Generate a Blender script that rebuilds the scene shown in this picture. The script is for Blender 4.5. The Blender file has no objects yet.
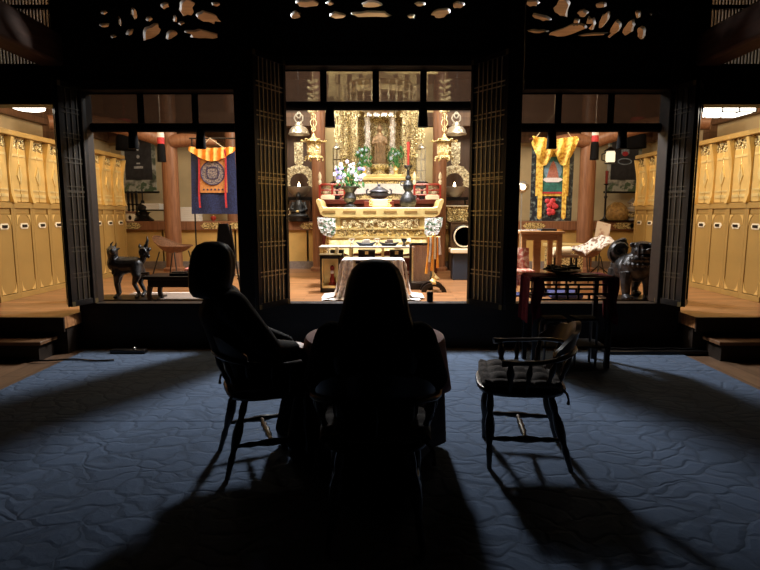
import bpy, bmesh, math, random
from mathutils import Vector, Matrix, Euler

R = math.radians
C = bpy.context.scene.collection
SC = bpy.context.scene

# ------------------------------------------------------------------ camera
EYE = Vector((0, 0, 1.45)); PITCH = R(7.36); FPX = 550.0
cam_data = bpy.data.cameras.new('camera'); cam = bpy.data.objects.new('camera', cam_data); C.objects.link(cam)
cam.location = EYE; cam.rotation_euler = (math.pi/2 - PITCH, 0, 0)
cam_data.sensor_width = 36; cam_data.lens = 36*FPX/760; cam_data.clip_end = 60
SC.camera = cam
SC.view_settings.view_transform = 'Standard'; SC.view_settings.look = 'None'
SC.view_settings.gamma = 1; SC.view_settings.exposure = 0.0

def W(px, py, d):
    """point at depth d (metres in front of the eye) that is seen at px, py"""
    x = (px-380)/FPX; y = -(py-285)/FPX
    v = Vector((x, math.cos(PITCH)+y*math.sin(PITCH), -math.sin(PITCH)+y*math.cos(PITCH)))
    return EYE + v*(d/v.y)

# ------------------------------------------------------------------ materials
def _mat(name):
    m = bpy.data.materials.new(name); m.use_nodes = True
    nt = m.node_tree; return m, nt, nt.nodes['Principled BSDF']
def M_plain(name, col, rough=.5, metal=0, var=0, scale=20, bump=0, bscale=None, spec=.5, coat=0, sheen=0, col2=None, lo=.35, hi=.65):
    m, nt, b = _mat(name)
    b.inputs['Base Color'].default_value = (*col, 1); b.inputs['Roughness'].default_value = rough
    b.inputs['Metallic'].default_value = metal; b.inputs['Specular IOR Level'].default_value = spec
    b.inputs['Coat Weight'].default_value = coat; b.inputs['Sheen Weight'].default_value = sheen
    tc = nt.nodes.new('ShaderNodeTexCoord')
    if var or col2:
        n = nt.nodes.new('ShaderNodeTexNoise'); n.inputs['Scale'].default_value = scale; n.inputs['Detail'].default_value = 4
        nt.links.new(tc.outputs['Object'], n.inputs['Vector'])
        r = nt.nodes.new('ShaderNodeValToRGB'); r.color_ramp.elements[0].position = lo; r.color_ramp.elements[1].position = hi
        c2 = col2 or tuple(min(1, c*(1+var)) for c in col); c1 = col if col2 else tuple(c*(1-var) for c in col)
        r.color_ramp.elements[0].color = (*c1, 1); r.color_ramp.elements[1].color = (*c2, 1)
        nt.links.new(n.outputs['Fac'], r.inputs['Fac']); nt.links.new(r.outputs['Color'], b.inputs['Base Color'])
    if bump:
        n2 = nt.nodes.new('ShaderNodeTexNoise'); n2.inputs['Scale'].default_value = bscale or scale; n2.inputs['Detail'].default_value = 3
        nt.links.new(tc.outputs['Object'], n2.inputs['Vector'])
        bp = nt.nodes.new('ShaderNodeBump'); bp.inputs['Strength'].default_value = bump; bp.inputs['Distance'].default_value = .02
        nt.links.new(n2.outputs['Fac'], bp.inputs['Height']); nt.links.new(bp.outputs['Normal'], b.inputs['Normal'])
    return m
def M_wood(name, c1, c2, scale=(1, 12, 12), rough=.45, planks=None, gap=None, coat=0, spec=.5):
    """grain stretched along the axis with the small scale; planks = (width along y or x, length)"""
    m, nt, b = _mat(name); L = nt.links.new
    tc = nt.nodes.new('ShaderNodeTexCoord'); mp = nt.nodes.new('ShaderNodeMapping'); mp.inputs['Scale'].default_value = scale
    L(tc.outputs['Object'], mp.inputs['Vector'])
    n = nt.nodes.new('ShaderNodeTexNoise'); n.inputs['Scale'].default_value = 2.2; n.inputs['Detail'].default_value = 6; n.inputs['Distortion'].default_value = .6
    L(mp.outputs['Vector'], n.inputs['Vector'])
    r = nt.nodes.new('ShaderNodeValToRGB'); r.color_ramp.elements[0].position = .32; r.color_ramp.elements[1].position = .68
    r.color_ramp.elements[0].color = (*c1, 1); r.color_ramp.elements[1].color = (*c2, 1)
    L(n.outputs['Fac'], r.inputs['Fac']); out = r.outputs['Color']
    if planks:
        mp2 = nt.nodes.new('ShaderNodeMapping'); mp2.inputs['Rotation'].default_value = planks[2] if len(planks) > 2 else (0, 0, 0)
        L(tc.outputs['Object'], mp2.inputs['Vector'])
        br = nt.nodes.new('ShaderNodeTexBrick'); br.inputs['Scale'].default_value = 1
        br.inputs['Brick Width'].default_value = planks[1]; br.inputs['Row Height'].default_value = planks[0]
        br.inputs['Mortar Size'].default_value = .004; br.inputs['Mortar Smooth'].default_value = .1
        br.inputs['Color1'].default_value = (.72, .72, .72, 1); br.inputs['Color2'].default_value = (1.12, 1.08, 1.05, 1); br.inputs['Mortar'].default_value = (.25, .2, .18, 1)
        L(mp2.outputs['Vector'], br.inputs['Vector'])
        mx = nt.nodes.new('ShaderNodeMix'); mx.data_type = 'RGBA'; mx.blend_type = 'MULTIPLY'; mx.inputs['Factor'].default_value = 1
        L(out, mx.inputs[6]); L(br.outputs['Color'], mx.inputs[7]); out = mx.outputs[2]
    L(out, b.inputs['Base Color']); b.inputs['Roughness'].default_value = rough; b.inputs['Coat Weight'].default_value = coat
    b.inputs['Specular IOR Level'].default_value = spec
    bp = nt.nodes.new('ShaderNodeBump'); bp.inputs['Strength'].default_value = .12; bp.inputs['Distance'].default_value = .01
    L(n.outputs['Fac'], bp.inputs['Height']); L(bp.outputs['Normal'], b.inputs['Normal'])
    return m
def M_emit(name, col, s):
    m, nt, b = _mat(name); b.inputs['Base Color'].default_value = (*col, 1)
    b.inputs['Emission Color'].default_value = (*col, 1); b.inputs['Emission Strength'].default_value = s
    return m
def M_gold(name, col, dark, scale=60, metal=.7, rough=.36, bump=.5, lo=.36, hi=.6):
    m, nt, b = _mat(name); L = nt.links.new
    tc = nt.nodes.new('ShaderNodeTexCoord')
    v = nt.nodes.new('ShaderNodeTexVoronoi'); v.feature = 'SMOOTH_F1'; v.inputs['Scale'].default_value = scale
    n = nt.nodes.new('ShaderNodeTexNoise'); n.inputs['Scale'].default_value = scale*.6; n.inputs['Detail'].default_value = 3
    L(tc.outputs['Object'], n.inputs['Vector'])
    mixv = nt.nodes.new('ShaderNodeMix'); mixv.data_type = 'VECTOR'; mixv.inputs['Factor'].default_value = .04
    L(tc.outputs['Object'], mixv.inputs[4]); L(n.outputs['Color'], mixv.inputs[5]); L(mixv.outputs[1], v.inputs['Vector'])
    r = nt.nodes.new('ShaderNodeValToRGB'); r.color_ramp.elements[0].position = lo; r.color_ramp.elements[1].position = hi
    r.color_ramp.elements[0].color = (*col, 1); r.color_ramp.elements[1].color = (*dark, 1)
    L(v.outputs['Distance'], r.inputs['Fac']); L(r.outputs['Color'], b.inputs['Base Color'])
    b.inputs['Metallic'].default_value = metal; b.inputs['Roughness'].default_value = rough
    bp = nt.nodes.new('ShaderNodeBump'); bp.inputs['Strength'].default_value = bump; bp.inputs['Distance'].default_value = .015; bp.invert = True
    L(v.outputs['Distance'], bp.inputs['Height']); L(bp.outputs['Normal'], b.inputs['Normal'])
    return m
def M_carpet():
    m, nt, b = _mat('blue_carpet'); L = nt.links.new
    tc = nt.nodes.new('ShaderNodeTexCoord')
    n = nt.nodes.new('ShaderNodeTexNoise'); n.inputs['Scale'].default_value = 2.6; n.inputs['Detail'].default_value = 3
    L(tc.outputs['Object'], n.inputs['Vector'])
    mv = nt.nodes.new('ShaderNodeMix'); mv.data_type = 'VECTOR'; mv.inputs['Factor'].default_value = .30
    L(tc.outputs['Object'], mv.inputs[4]); L(n.outputs['Color'], mv.inputs[5])
    mp = nt.nodes.new('ShaderNodeMapping'); mp.inputs['Scale'].default_value = (7.5, 10.5, 1); L(mv.outputs[1], mp.inputs['Vector'])
    v = nt.nodes.new('ShaderNodeTexVoronoi'); v.feature = 'DISTANCE_TO_EDGE'; v.inputs['Scale'].default_value = 1; v.inputs['Randomness'].default_value = .85
    L(mp.outputs['Vector'], v.inputs['Vector'])
    mr = nt.nodes.new('ShaderNodeMapRange'); mr.inputs['From Max'].default_value = .16; L(v.outputs['Distance'], mr.inputs['Value'])
    f = nt.nodes.new('ShaderNodeTexNoise'); f.inputs['Scale'].default_value = 160; f.inputs['Detail'].default_value = 2; L(tc.outputs['Object'], f.inputs['Vector'])
    r = nt.nodes.new('ShaderNodeValToRGB'); r.color_ramp.elements[0].color = (.060, .084, .128, 1); r.color_ramp.elements[1].color = (.078, .112, .178, 1)
    r.color_ramp.elements[0].position = .1; r.color_ramp.elements[1].position = .8
    ad = nt.nodes.new('ShaderNodeMath'); ad.operation = 'MULTIPLY_ADD'; ad.inputs[1].default_value = .6; ad.inputs[2].default_value = .1
    L(mr.outputs['Result'], ad.inputs[0])
    ad2 = nt.nodes.new('ShaderNodeMath'); ad2.operation = 'MULTIPLY_ADD'; ad2.inputs[1].default_value = .45; L(f.outputs['Fac'], ad2.inputs[0]); L(ad.outputs[0], ad2.inputs[2])
    L(ad2.outputs[0], r.inputs['Fac']); L(r.outputs['Color'], b.inputs['Base Color'])
    b.inputs['Roughness'].default_value = .95; b.inputs['Specular IOR Level'].default_value = .1
    bp = nt.nodes.new('ShaderNodeBump'); bp.inputs['Strength'].default_value = .55; bp.inputs['Distance'].default_value = .010
    L(mr.outputs['Result'], bp.inputs['Height'])
    n3 = nt.nodes.new('ShaderNodeTexNoise'); n3.inputs['Scale'].default_value = 11; n3.inputs['Detail'].default_value = 3; n3.inputs['Distortion'].default_value = 1.2; L(tc.outputs['Object'], n3.inputs['Vector'])
    bp3 = nt.nodes.new('ShaderNodeBump'); bp3.inputs['Strength'].default_value = .45; bp3.inputs['Distance'].default_value = .012; L(n3.outputs['Fac'], bp3.inputs['Height']); L(bp.outputs['Normal'], bp3.inputs['Normal'])
    bp2 = nt.nodes.new('ShaderNodeBump'); bp2.inputs['Strength'].default_value = .25; bp2.inputs['Distance'].default_value = .004
    L(f.outputs['Fac'], bp2.inputs['Height']); L(bp3.outputs['Normal'], bp2.inputs['Normal']); L(bp2.outputs['Normal'], b.inputs['Normal'])
    return m
def M_screen():
    """woven bamboo blind: fine horizontal strips with gaps you can see through"""
    m, nt, b = _mat('bamboo_weave'); L = nt.links.new
    tc = nt.nodes.new('ShaderNodeTexCoord'); n = nt.nodes.new('ShaderNodeTexNoise'); n.inputs['Scale'].default_value = 9
    mp = nt.nodes.new('ShaderNodeMapping'); mp.inputs['Scale'].default_value = (1, 1, 14); L(tc.outputs['Object'], mp.inputs['Vector']); L(mp.outputs['Vector'], n.inputs['Vector'])
    b.inputs['Base Color'].default_value = (.045, .028, .017, 1); b.inputs['Roughness'].default_value = .7
    t = nt.nodes.new('ShaderNodeBsdfTransparent'); mx = nt.nodes.new('ShaderNodeMixShader')
    mr = nt.nodes.new('ShaderNodeMapRange'); mr.inputs['To Min'].default_value = .60; mr.inputs['To Max'].default_value = .85; L(n.outputs['Fac'], mr.inputs['Value'])
    tl = nt.nodes.new('ShaderNodeBsdfTranslucent'); tl.inputs['Color'].default_value = (.065, .036, .022, 1); m2 = nt.nodes.new('ShaderNodeMixShader'); m2.inputs['Fac'].default_value = .3
    L(b.outputs[0], m2.inputs[1]); L(tl.outputs[0], m2.inputs[2])
    L(mr.outputs['Result'], mx.inputs['Fac']); L(t.outputs[0], mx.inputs[1]); L(m2.outputs[0], mx.inputs[2])
    L(mx.outputs[0], nt.nodes['Material Output'].inputs['Surface'])
    return m
def M_glass():
    m, nt, b = _mat('clear_glass'); L = nt.links.new
    b.inputs['Base Color'].default_value = (.8, .85, .85, 1); b.inputs['Roughness'].default_value = .05
    t = nt.nodes.new('ShaderNodeBsdfTransparent'); mx = nt.nodes.new('ShaderNodeMixShader'); mx.inputs['Fac'].default_value = .07
    L(t.outputs[0], mx.inputs[1]); L(b.outputs[0], mx.inputs[2]); L(mx.outputs[0], nt.nodes['Material Output'].inputs['Surface'])
    return m

MT = {
 'dark': M_wood('dark_timber', (.010, .0065, .0045), (.020, .012, .008), (1, 8, 8), .55, spec=.3),
 'black': M_plain('black_lacquer', (.007, .006, .006), .3, spec=.45),
 'matte': M_plain('black_cloth', (.006, .006, .007), .9, spec=.1),
 'chair': M_wood('ebony_stain', (.012, .008, .006), (.022, .013, .009), (8, 8, 2), .28, spec=.5),
 'cushion': M_plain('charcoal_cotton', (.085, .075, .07), .9, var=.3, scale=60, spec=.15),
 'post': M_wood('red_brown_timber', (.20, .085, .042), (.32, .15, .078), (14, 14, 1.2), .42),
 'plank': M_wood('plank_wall', (.13, .065, .035), (.22, .12, .065), (10, 10, 1), .55, planks=(.22, 3, (R(90), R(90), 0))),
 'ceil': M_wood('ceiling_boards', (.20, .12, .07), (.32, .20, .12), (1, 8, 8), .6, planks=(.4, 4)),
 'floor_in': M_wood('hall_boards', (.27, .125, .052), (.43, .22, .10), (1.5, 9, 9), .33, planks=(.14, 1.9), coat=.15),
 'floor_out': M_wood('outer_boards', (.10, .058, .034), (.15, .09, .052), (9, 1.5, 9), .5, planks=(.2, 2.4, (0, 0, R(90)))),
 'step': M_wood('step_board', (.11, .055, .028), (.17, .09, .045), (1, 9, 9), .4),
 'carpet': M_carpet(),
 'beige': M_plain('beige_plaster', (.62, .49, .29), .85, var=.07, scale=3),
 'pale': M_plain('pale_plaster', (.70, .62, .46), .85, var=.06, scale=3),
 'yellow': M_plain('yellow_panel', (.62, .40, .13), .5, var=.1, scale=4),
 'gold': M_gold('carved_gold', (.90, .74, .36), (.16, .09, .03), 55, .55, .34, .7),
 'goldfine': M_gold('fine_gold', (.95, .83, .50), (.22, .14, .05), 60, .45, .32, .5),
 'goldflat': M_plain('smooth_gold', (.86, .68, .30), .38, .5, var=.12, scale=6),
 'goldpale': M_gold('pale_gilt_carving', (.85, .78, .56), (.38, .30, .18), 40, .35, .4, .9),
 'goldcloth': M_plain('gold_brocade', (.90, .74, .32), .55, .15, col2=(1.0, .90, .52), scale=26, bump=.3),
 'lacq': M_plain('gold_lacquer', (.40, .25, .075), .40, .25, var=.06, scale=3),
 'lacq2': M_plain('bright_gold_lacquer', (.78, .54, .19), .33, .35, var=.08, scale=5),
 'silver': M_plain('silver_fitting', (.72, .68, .60), .28, .8),
 'bronze': M_plain('dark_bronze', (.038, .040, .045), .38, .75, var=.5, scale=14, bump=.25, bscale=60),
 'iron': M_plain('grey_bronze', (.10, .10, .12), .36, .7, var=.35, scale=14),
 'redlac': M_plain('red_lacquer', (.32, .035, .022), .3, spec=.5),
 'maroon': M_plain('maroon_lacquer', (.10, .018, .012), .3),
 'redcloth': M_plain('dark_red_cloth', (.085, .006, .012), .85, var=.25, scale=30, spec=.15),
 'pinkcloth': M_plain('dusty_rose_cloth', (.30, .13, .11), .85, var=.12, scale=25, sheen=.2),
 'plumcloth': M_plain('dark_plum_cloth', (.035, .016, .016), .85, var=.2, scale=25),
 'white': M_plain('white_cloth', (.82, .80, .80), .75, var=.08, scale=22, bump=.3, bscale=30),
 'lace': M_plain('white_lace', (.62, .62, .68), .8, col2=(.95, .93, .92), scale=26, bump=.5, bscale=40, lo=.4, hi=.56),
 'olive': M_plain('olive_brocade', (.42, .36, .20), .5, .3, col2=(.66, .60, .44), scale=16, bump=.3),
 'cream': M_plain('cream_ceramic', (.82, .72, .52), .4),
 'paper': M_plain('white_paper', (.78, .75, .70), .8),
 'print': M_plain('printed_paper', (.80, .72, .66), .8, col2=(.50, .30, .25), scale=12, lo=.5, hi=.7),
 'pink': M_plain('pink_cloth', (.70, .25, .24), .8, var=.2, scale=25),
 'orange': M_plain('orange_silk', (.85, .28, .03), .5, .1, col2=(.95, .45, .06), scale=14),
 'yellowsilk': M_plain('yellow_silk', (.62, .30, .03), .5, col2=(.95, .70, .15), scale=24, lo=.4, hi=.55),
 'redsilk': M_plain('red_silk', (.55, .04, .05), .6, var=.25, scale=30),
 'bluebroc': M_plain('navy_brocade', (.020, .030, .10), .6, var=.5, scale=50),
 'flowerbroc': M_plain('floral_brocade', (.012, .018, .028), .6, col2=(.20, .26, .25), scale=16, lo=.5, hi=.66),
 'inkgrey': M_plain('ink_ground', (.035, .033, .035), .8, var=.3, scale=10),
 'inkbord': M_plain('scroll_border', (.10, .12, .08), .8, col2=(.58, .57, .50), scale=5, lo=.42, hi=.55),
 'inkfig': M_plain('ink_figure', (.50, .50, .50), .8, var=.3, scale=30),
 'teal': M_plain('teal_paint', (.03, .16, .14), .7, var=.4, scale=20),
 'skyblue': M_plain('blue_paint', (.18, .32, .45), .7, var=.2, scale=30),
 'orangepic': M_plain('orange_border', (.62, .23, .06), .7, col2=(.75, .36, .12), scale=40),
 'mandala': M_plain('mandala_ground', (.10, .09, .13), .7, col2=(.38, .30, .26), scale=45, lo=.45, hi=.55),
 'wicker': M_plain('brown_wicker', (.20, .10, .055), .6, var=.4, scale=50, bump=.5, bscale=90),
 'blanket': M_plain('patterned_blanket', (.70, .66, .62), .85, col2=(.20, .12, .09), scale=16, lo=.48, hi=.6),
 'rose_pattern': M_plain('rose_patterned_cloth', (.42, .12, .09), .85, col2=(.72, .55, .45), scale=22, lo=.45, hi=.6),
 'bluemat': M_plain('blue_cushion', (.035, .045, .16), .85, var=.3, scale=30),
 'greymat': M_plain('grey_mat', (.22, .18, .16), .9, var=.15, scale=30),
 'oak': M_wood('pale_oak', (.34, .17, .07), (.48, .27, .12), (2, 9, 9), .4),
 'leaf': M_plain('green_leaf', (.05, .20, .05), .5, var=.5, scale=30),
 'violet': M_plain('violet_petal', (.30, .26, .70), .6, var=.3, scale=30),
 'whitepetal': M_plain('white_petal', (.85, .84, .90), .6, var=.08, scale=30),
 'redcandle': M_plain('red_wax', (.30, .03, .02), .4),
 'skin': M_plain('skin', (.52, .30, .21), .5, var=.06, scale=12),
 'hair': M_plain('black_hair', (.009, .007, .006), .5, var=.4, scale=80, spec=.3),
 'coat': M_plain('black_wool', (.008, .0075, .008), .92, var=.2, scale=60, spec=.12),
 'navy': M_plain('dark_jacket', (.012, .012, .015), .8, var=.2, scale=60, spec=.2),
 'glow': M_emit('candle_glow', (1, .80, .52), 14),
 'lampw': M_emit('lamp_diffuser', (1, .93, .80), 5),
 'lampside': M_emit('paper_lantern_glow', (1, .84, .55), 1.2),
 'screen': M_screen(), 'glass': M_glass(),
 'darkblue': M_plain('dark_blue_box', (.02, .03, .05), .5),
}

# ------------------------------------------------------------------ mesh builder
class MB:
    def __init__(s): s.bm = bmesh.new(); s.M = Matrix.Identity(4)
    def v(s, p): return s.bm.verts.new(s.M @ Vector(p))
    def f(s, vs):
        try: return s.bm.faces.new(vs)
        except ValueError: return None
    def box(s, x0, x1, y0, y1, z0, z1):
        p = [s.v((x, y, z)) for z in (z0, z1) for y in (y0, y1) for x in (x0, x1)]
        for q in ((0,2,3,1),(4,5,7,6),(0,1,5,4),(2,6,7,3),(0,4,6,2),(1,3,7,5)): s.f([p[i] for i in q])
        return s
    def cbox(s, c, sz, rot=None):
        old = s.M; s.M = old @ Matrix.Translation(c) @ (rot.to_4x4() if rot else Matrix.Identity(4))
        x, y, z = (a/2 for a in sz); s.box(-x, x, -y, y, -z, z); s.M = old; return s
    def beam(s, a, b, w, h, up=(0,0,1)):
        a, b = Vector(a), Vector(b); d = (b-a); L = d.length; d.normalize(); up = Vector(up)
        sx = d.cross(up)
        if sx.length < 1e-4: sx = Vector((1,0,0))
        sx.normalize(); u = sx.cross(d)
        old = s.M; s.M = old @ Matrix.Translation((a+b)/2) @ Matrix((sx, d, u)).transposed().to_4x4()
        s.box(-w/2, w/2, -L/2, L/2, -h/2, h/2); s.M = old; return s
    def tube(s, pts, rad, seg=8, cap=True, flat=1.0):
        pts = [Vector(p) for p in pts]; n = len(pts)
        rr = rad if isinstance(rad, (list, tuple)) else [rad]*n
        T = [(pts[min(i+1, n-1)]-pts[max(i-1, 0)]).normalized() for i in range(n)]
        ref = Vector((0,0,1)) if abs(T[0].z) < .9 else Vector((1,0,0))
        N = (ref - T[0]*ref.dot(T[0])).normalized(); rings = []
        for i in range(n):
            N = (N - T[i]*N.dot(T[i])).normalized(); B = T[i].cross(N)
            rings.append([s.v(pts[i] + N*(rr[i]*flat*math.cos(2*math.pi*k/seg)) + B*(rr[i]*math.sin(2*math.pi*k/seg))) for k in range(seg)])
        for i in range(n-1):
            for k in range(seg): s.f([rings[i][k], rings[i][(k+1)%seg], rings[i+1][(k+1)%seg], rings[i+1][k]])
        if cap: s.f(rings[0][::-1]); s.f(rings[-1])
        return s
    def lathe(s, prof, c=(0,0,0), seg=24, sx=1, sy=1, power=None):
        c = Vector(c); rings = []
        for r, z in prof:
            ring = []
            for k in range(seg):
                a = 2*math.pi*k/seg
                ring.append(s.v(c + Vector((max(r, .0004)*sx*math.cos(a), max(r, .0004)*sy*math.sin(a), z))))
            rings.append(ring)
        for i in range(len(rings)-1):
            for k in range(seg): s.f([rings[i][k], rings[i][(k+1)%seg], rings[i+1][(k+1)%seg], rings[i+1][k]])
        s.f(rings[0][::-1]); s.f(rings[-1]); return s
    def ell(s, c, r, seg=14, rings=9, rot=None):
        if not isinstance(r, (tuple, list)): r = (r, r, r)
        old = s.M; s.M = old @ Matrix.Translation(c) @ (rot.to_4x4() if rot else Matrix.Identity(4)) @ Matrix.Diagonal((*r, 1))
        prof = [(math.sin(math.pi*i/rings), -math.cos(math.pi*i/rings)) for i in range(rings+1)]
        s.lathe(prof, (0,0,0), seg); s.M = old; return s
    def prism(s, poly, a, b, axis='y'):
        """poly in (x,z) extruded a..b along y; axis 'z': (x,y) along z; 'x': (y,z) along x"""
        P = {'y': lambda u, w, t: (u, t, w), 'z': lambda u, w, t: (u, w, t), 'x': lambda u, w, t: (t, u, w)}[axis]
        A = [s.v(P(u, w, a)) for u, w in poly]; B = [s.v(P(u, w, b)) for u, w in poly]; n = len(poly)
        s.f(A); s.f(B[::-1])
        for i in range(n): s.f([A[i], B[i], B[(i+1)%n], A[(i+1)%n]])
        return s
    def grid(s, fn, nu, nv, closed_u=False):
        g = [[s.v(fn(i/(nu if closed_u else nu-1), j/(nv-1))) for j in range(nv)] for i in range(nu)]
        for i in range(nu if closed_u else nu-1):
            for j in range(nv-1): s.f([g[i][j], g[(i+1)%nu][j], g[(i+1)%nu][j+1], g[i][j+1]])
        return s
    def sheet(s, fn, nu, nv, t, nrm=(0,-1,0)):
        """a cloth with thickness t"""
        n = Vector(nrm)*t
        A = [[s.v(Vector(fn(i/(nu-1), j/(nv-1)))) for j in range(nv)] for i in range(nu)]
        B = [[s.v(Vector(fn(i/(nu-1), j/(nv-1)))-n) for j in range(nv)] for i in range(nu)]
        for i in range(nu-1):
            for j in range(nv-1):
                s.f([A[i][j], A[i+1][j], A[i+1][j+1], A[i][j+1]]); s.f([B[i][j], B[i][j+1], B[i+1][j+1], B[i+1][j]])
        for i in range(nu-1):
            s.f([A[i][0], B[i][0], B[i+1][0], A[i+1][0]]); s.f([A[i][-1], A[i+1][-1], B[i+1][-1], B[i][-1]])
        for j in range(nv-1):
            s.f([A[0][j], A[0][j+1], B[0][j+1], B[0][j]]); s.f([A[-1][j], B[-1][j], B[-1][j+1], A[-1][j+1]])
        return s
    def curl(s, c, r, turns=1.4, w=.008, plane='xz', flip=1, rot=0, n=16):
        pts = []
        for i in range(n):
            t = i/(n-1); a = rot + flip*t*turns*2*math.pi; q = r*(1-.85*t)
            u, w2 = q*math.cos(a), q*math.sin(a)
            pts.append(Vector(c) + (Vector((u, 0, w2)) if plane == 'xz' else Vector((0, u, w2)) if plane == 'yz' else Vector((u, w2, 0))))
        return s.tube(pts, [w*(1-.4*i/(n-1)) for i in range(n)], 5)
    def filigree(s, x0, x1, z0, z1, y, n, seed=0, rmin=.02, rmax=.05, w=.008):
        rnd = random.Random(seed)
        for i in range(n):
            r = rnd.uniform(rmin, rmax)
            s.curl((rnd.uniform(x0, x1), y+rnd.uniform(-.006, .006), rnd.uniform(z0, z1)), r, rnd.uniform(.9, 1.6), w, 'xz', rnd.choice((-1, 1)), rnd.uniform(0, 6.3), 11)
        return s

def build(mb, name, mat, parent=None, loc=None, rz=0, smooth=True, bevel=0, angle=35):
    me = bpy.data.meshes.new(name)
    if isinstance(mb, MB):
        bmesh.ops.recalc_face_normals(mb.bm, faces=mb.bm.faces); mb.bm.to_mesh(me); mb.bm.free()
    else: me = mb; me.name = name
    o = bpy.data.objects.new(name, me); C.objects.link(o)
    me.materials.clear(); me.materials.append(MT[mat])
    if smooth:
        me.shade_smooth(); me.set_sharp_from_angle(angle=R(angle))
    if bevel:
        m = o.modifiers.new('edge', 'BEVEL'); m.width = bevel; m.segments = 2; m.limit_method = 'ANGLE'; m.angle_limit = R(40)
    if parent: o.parent = parent
    if loc is not None: o.location = loc
    o.rotation_euler.z = rz
    return o
def tag(o, label, cat, group=None, kind=None):
    o['label'] = label; o['category'] = cat
    if group: o['group'] = group
    if kind: o['kind'] = kind
    return o
def E(name, loc, label, cat, rz=0, group=None, kind=None):
    o = bpy.data.objects.new(name, None); C.objects.link(o); o.location = loc; o.rotation_euler.z = rz; o.empty_display_size = .1
    return tag(o, label, cat, group, kind)
def struct(mb, name, mat, label=None, **k):
    o = build(mb, name, mat, **k); o['kind'] = 'structure'
    if label: o['label'] = label
    return o
def kids(o): return [c for c in SC.objects if c.parent == o]
def copy_tree(o, parent=None):
    c = o.copy(); C.objects.link(c)
    if parent: c.parent = parent
    for ch in kids(o): copy_tree(ch, c)
    return c
def dup(o, loc, rz=None, label=None, scale=None):
    c = copy_tree(o); c.location = loc
    if rz is not None: c.rotation_euler.z = rz
    if label: c['label'] = label
    if scale: c.scale = scale
    return c
def bake(o):
    """apply modifiers of a scratch object and return its mesh"""
    dg = bpy.context.evaluated_depsgraph_get(); dg.update()
    me = bpy.data.meshes.new_from_object(o.evaluated_get(dg)); bpy.data.objects.remove(o); return me
def skin(verts, edges, radii, sub=2):
    """limbs and trunk as overlapping tapered bodies, to be fused into one surface"""
    m = MB(); rr = [r if isinstance(r, tuple) else (r, r) for r in radii]
    for a, b in edges:
        A, B = Vector(verts[a]), Vector(verts[b]); n = max(3, int((B-A).length/.03)+1)
        wide = isinstance(radii[a], tuple) and isinstance(radii[b], tuple)
        if wide:
            rings = []
            for k in range(n+1):
                t = k/n; c = A.lerp(B, t); rx, ry = rr[a][0]*(1-t)+rr[b][0]*t, rr[a][1]*(1-t)+rr[b][1]*t
                rings.append([m.v(c+Vector((rx*math.cos(q*math.pi/12), ry*math.sin(q*math.pi/12), 0))) for q in range(24)])
            for u, w in zip(rings, rings[1:]):
                for q in range(24): m.f([u[q], u[(q+1) % 24], w[(q+1) % 24], w[q]])
            m.f(rings[0][::-1]); m.f(rings[-1])
        else:
            ra, rb = min(rr[a]), min(rr[b])
            m.tube([A.lerp(B, k/n) for k in range(n+1)], [ra*(1-k/n)+rb*k/n for k in range(n+1)], 14)
    for v, r in zip(verts, rr): m.ell(v, (r[0], r[1], min(r)*.9 if r[0] != r[1] else r[0]), 16, 10)
    return m
def fuse(meshes, voxel=.008, smooth=2):
    """several overlapping closed meshes become one continuous surface"""
    bm = bmesh.new()
    for me in meshes:
        if isinstance(me, MB):
            t = bpy.data.meshes.new('t'); bmesh.ops.recalc_face_normals(me.bm, faces=me.bm.faces); me.bm.to_mesh(t); me.bm.free(); me = t
        bm.from_mesh(me)
    me = bpy.data.meshes.new('scratch'); bm.to_mesh(me); bm.free()
    o = bpy.data.objects.new('scratch', me); C.objects.link(o)
    r = o.modifiers.new('r', 'REMESH'); r.mode = 'VOXEL'; r.voxel_size = voxel; r.use_smooth_shade = True
    if smooth:
        q = o.modifiers.new('q', 'SMOOTH'); q.factor = .5; q.iterations = smooth
    return bake(o)

MT['beamwood'] = M_wood('dark_brown_beam', (.05, .022, .012), (.09, .042, .024), (8, 1, 8), .7, spec=.2)
MT['plankdark'] = M_wood('dark_alcove_planks', (.055, .026, .015), (.10, .05, .028), (10, 10, 1), .5)
MT['matlattice'] = M_plain('lacquered_lattice', (.42, .35, .20), .30, .5)
MT['brassdark'] = M_plain('aged_brass', (.20, .15, .07), .35, .7)
MT['shadedlattice'] = M_plain('shaded_lattice', (.05, .04, .025), .4, .3)  # lattice colour darkened to keep the outer doors in shade
MT['plankwarm'] = M_wood('warm_planks', (.26, .13, .06), (.40, .22, .11), (10, 2, 10), .55)
MT['statuewood'] = M_plain('old_gilt_wood', (.30, .19, .10), .5, .2, var=.3, scale=20)
MT['pillarpale'] = M_gold('pale_silvered_carving', (.92, .86, .80), (.45, .36, .30), 70, .35, .35, .5)
MT['bowlgrey'] = M_plain('grey_bronze_bowl', (.42, .38, .32), .4, .5)
MT['lanterngold'] = M_gold('bright_lantern_gold', (1.0, .86, .52), (.55, .36, .12), 50, .45, .3, .5)
MT['inlaybrown'] = M_plain('brown_inlay', (.30, .18, .06), .4, .3)
MT['bracket'] = M_plain('painted_blossom_bracket', (.72, .72, .74), .5, .1, col2=(.07, .18, .10), scale=26, lo=.5, hi=.6, bump=.4)
MT['palelilac'] = M_plain('lilac_petal', (.55, .52, .78), .6, var=.15, scale=30)
MT['skypetal'] = M_plain('pale_blue_petal', (.50, .62, .80), .6, var=.15, scale=30)
MT['goldpaleflat'] = M_plain('pale_gold_plate', (.52, .53, .46), .45, .3)
MT['silveredge'] = M_plain('pale_table_edge', (.58, .52, .44), .4, .2)
MT['inkblue'] = M_plain('pale_blue_ink', (.28, .33, .38), .8, var=.4, scale=26)
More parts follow.
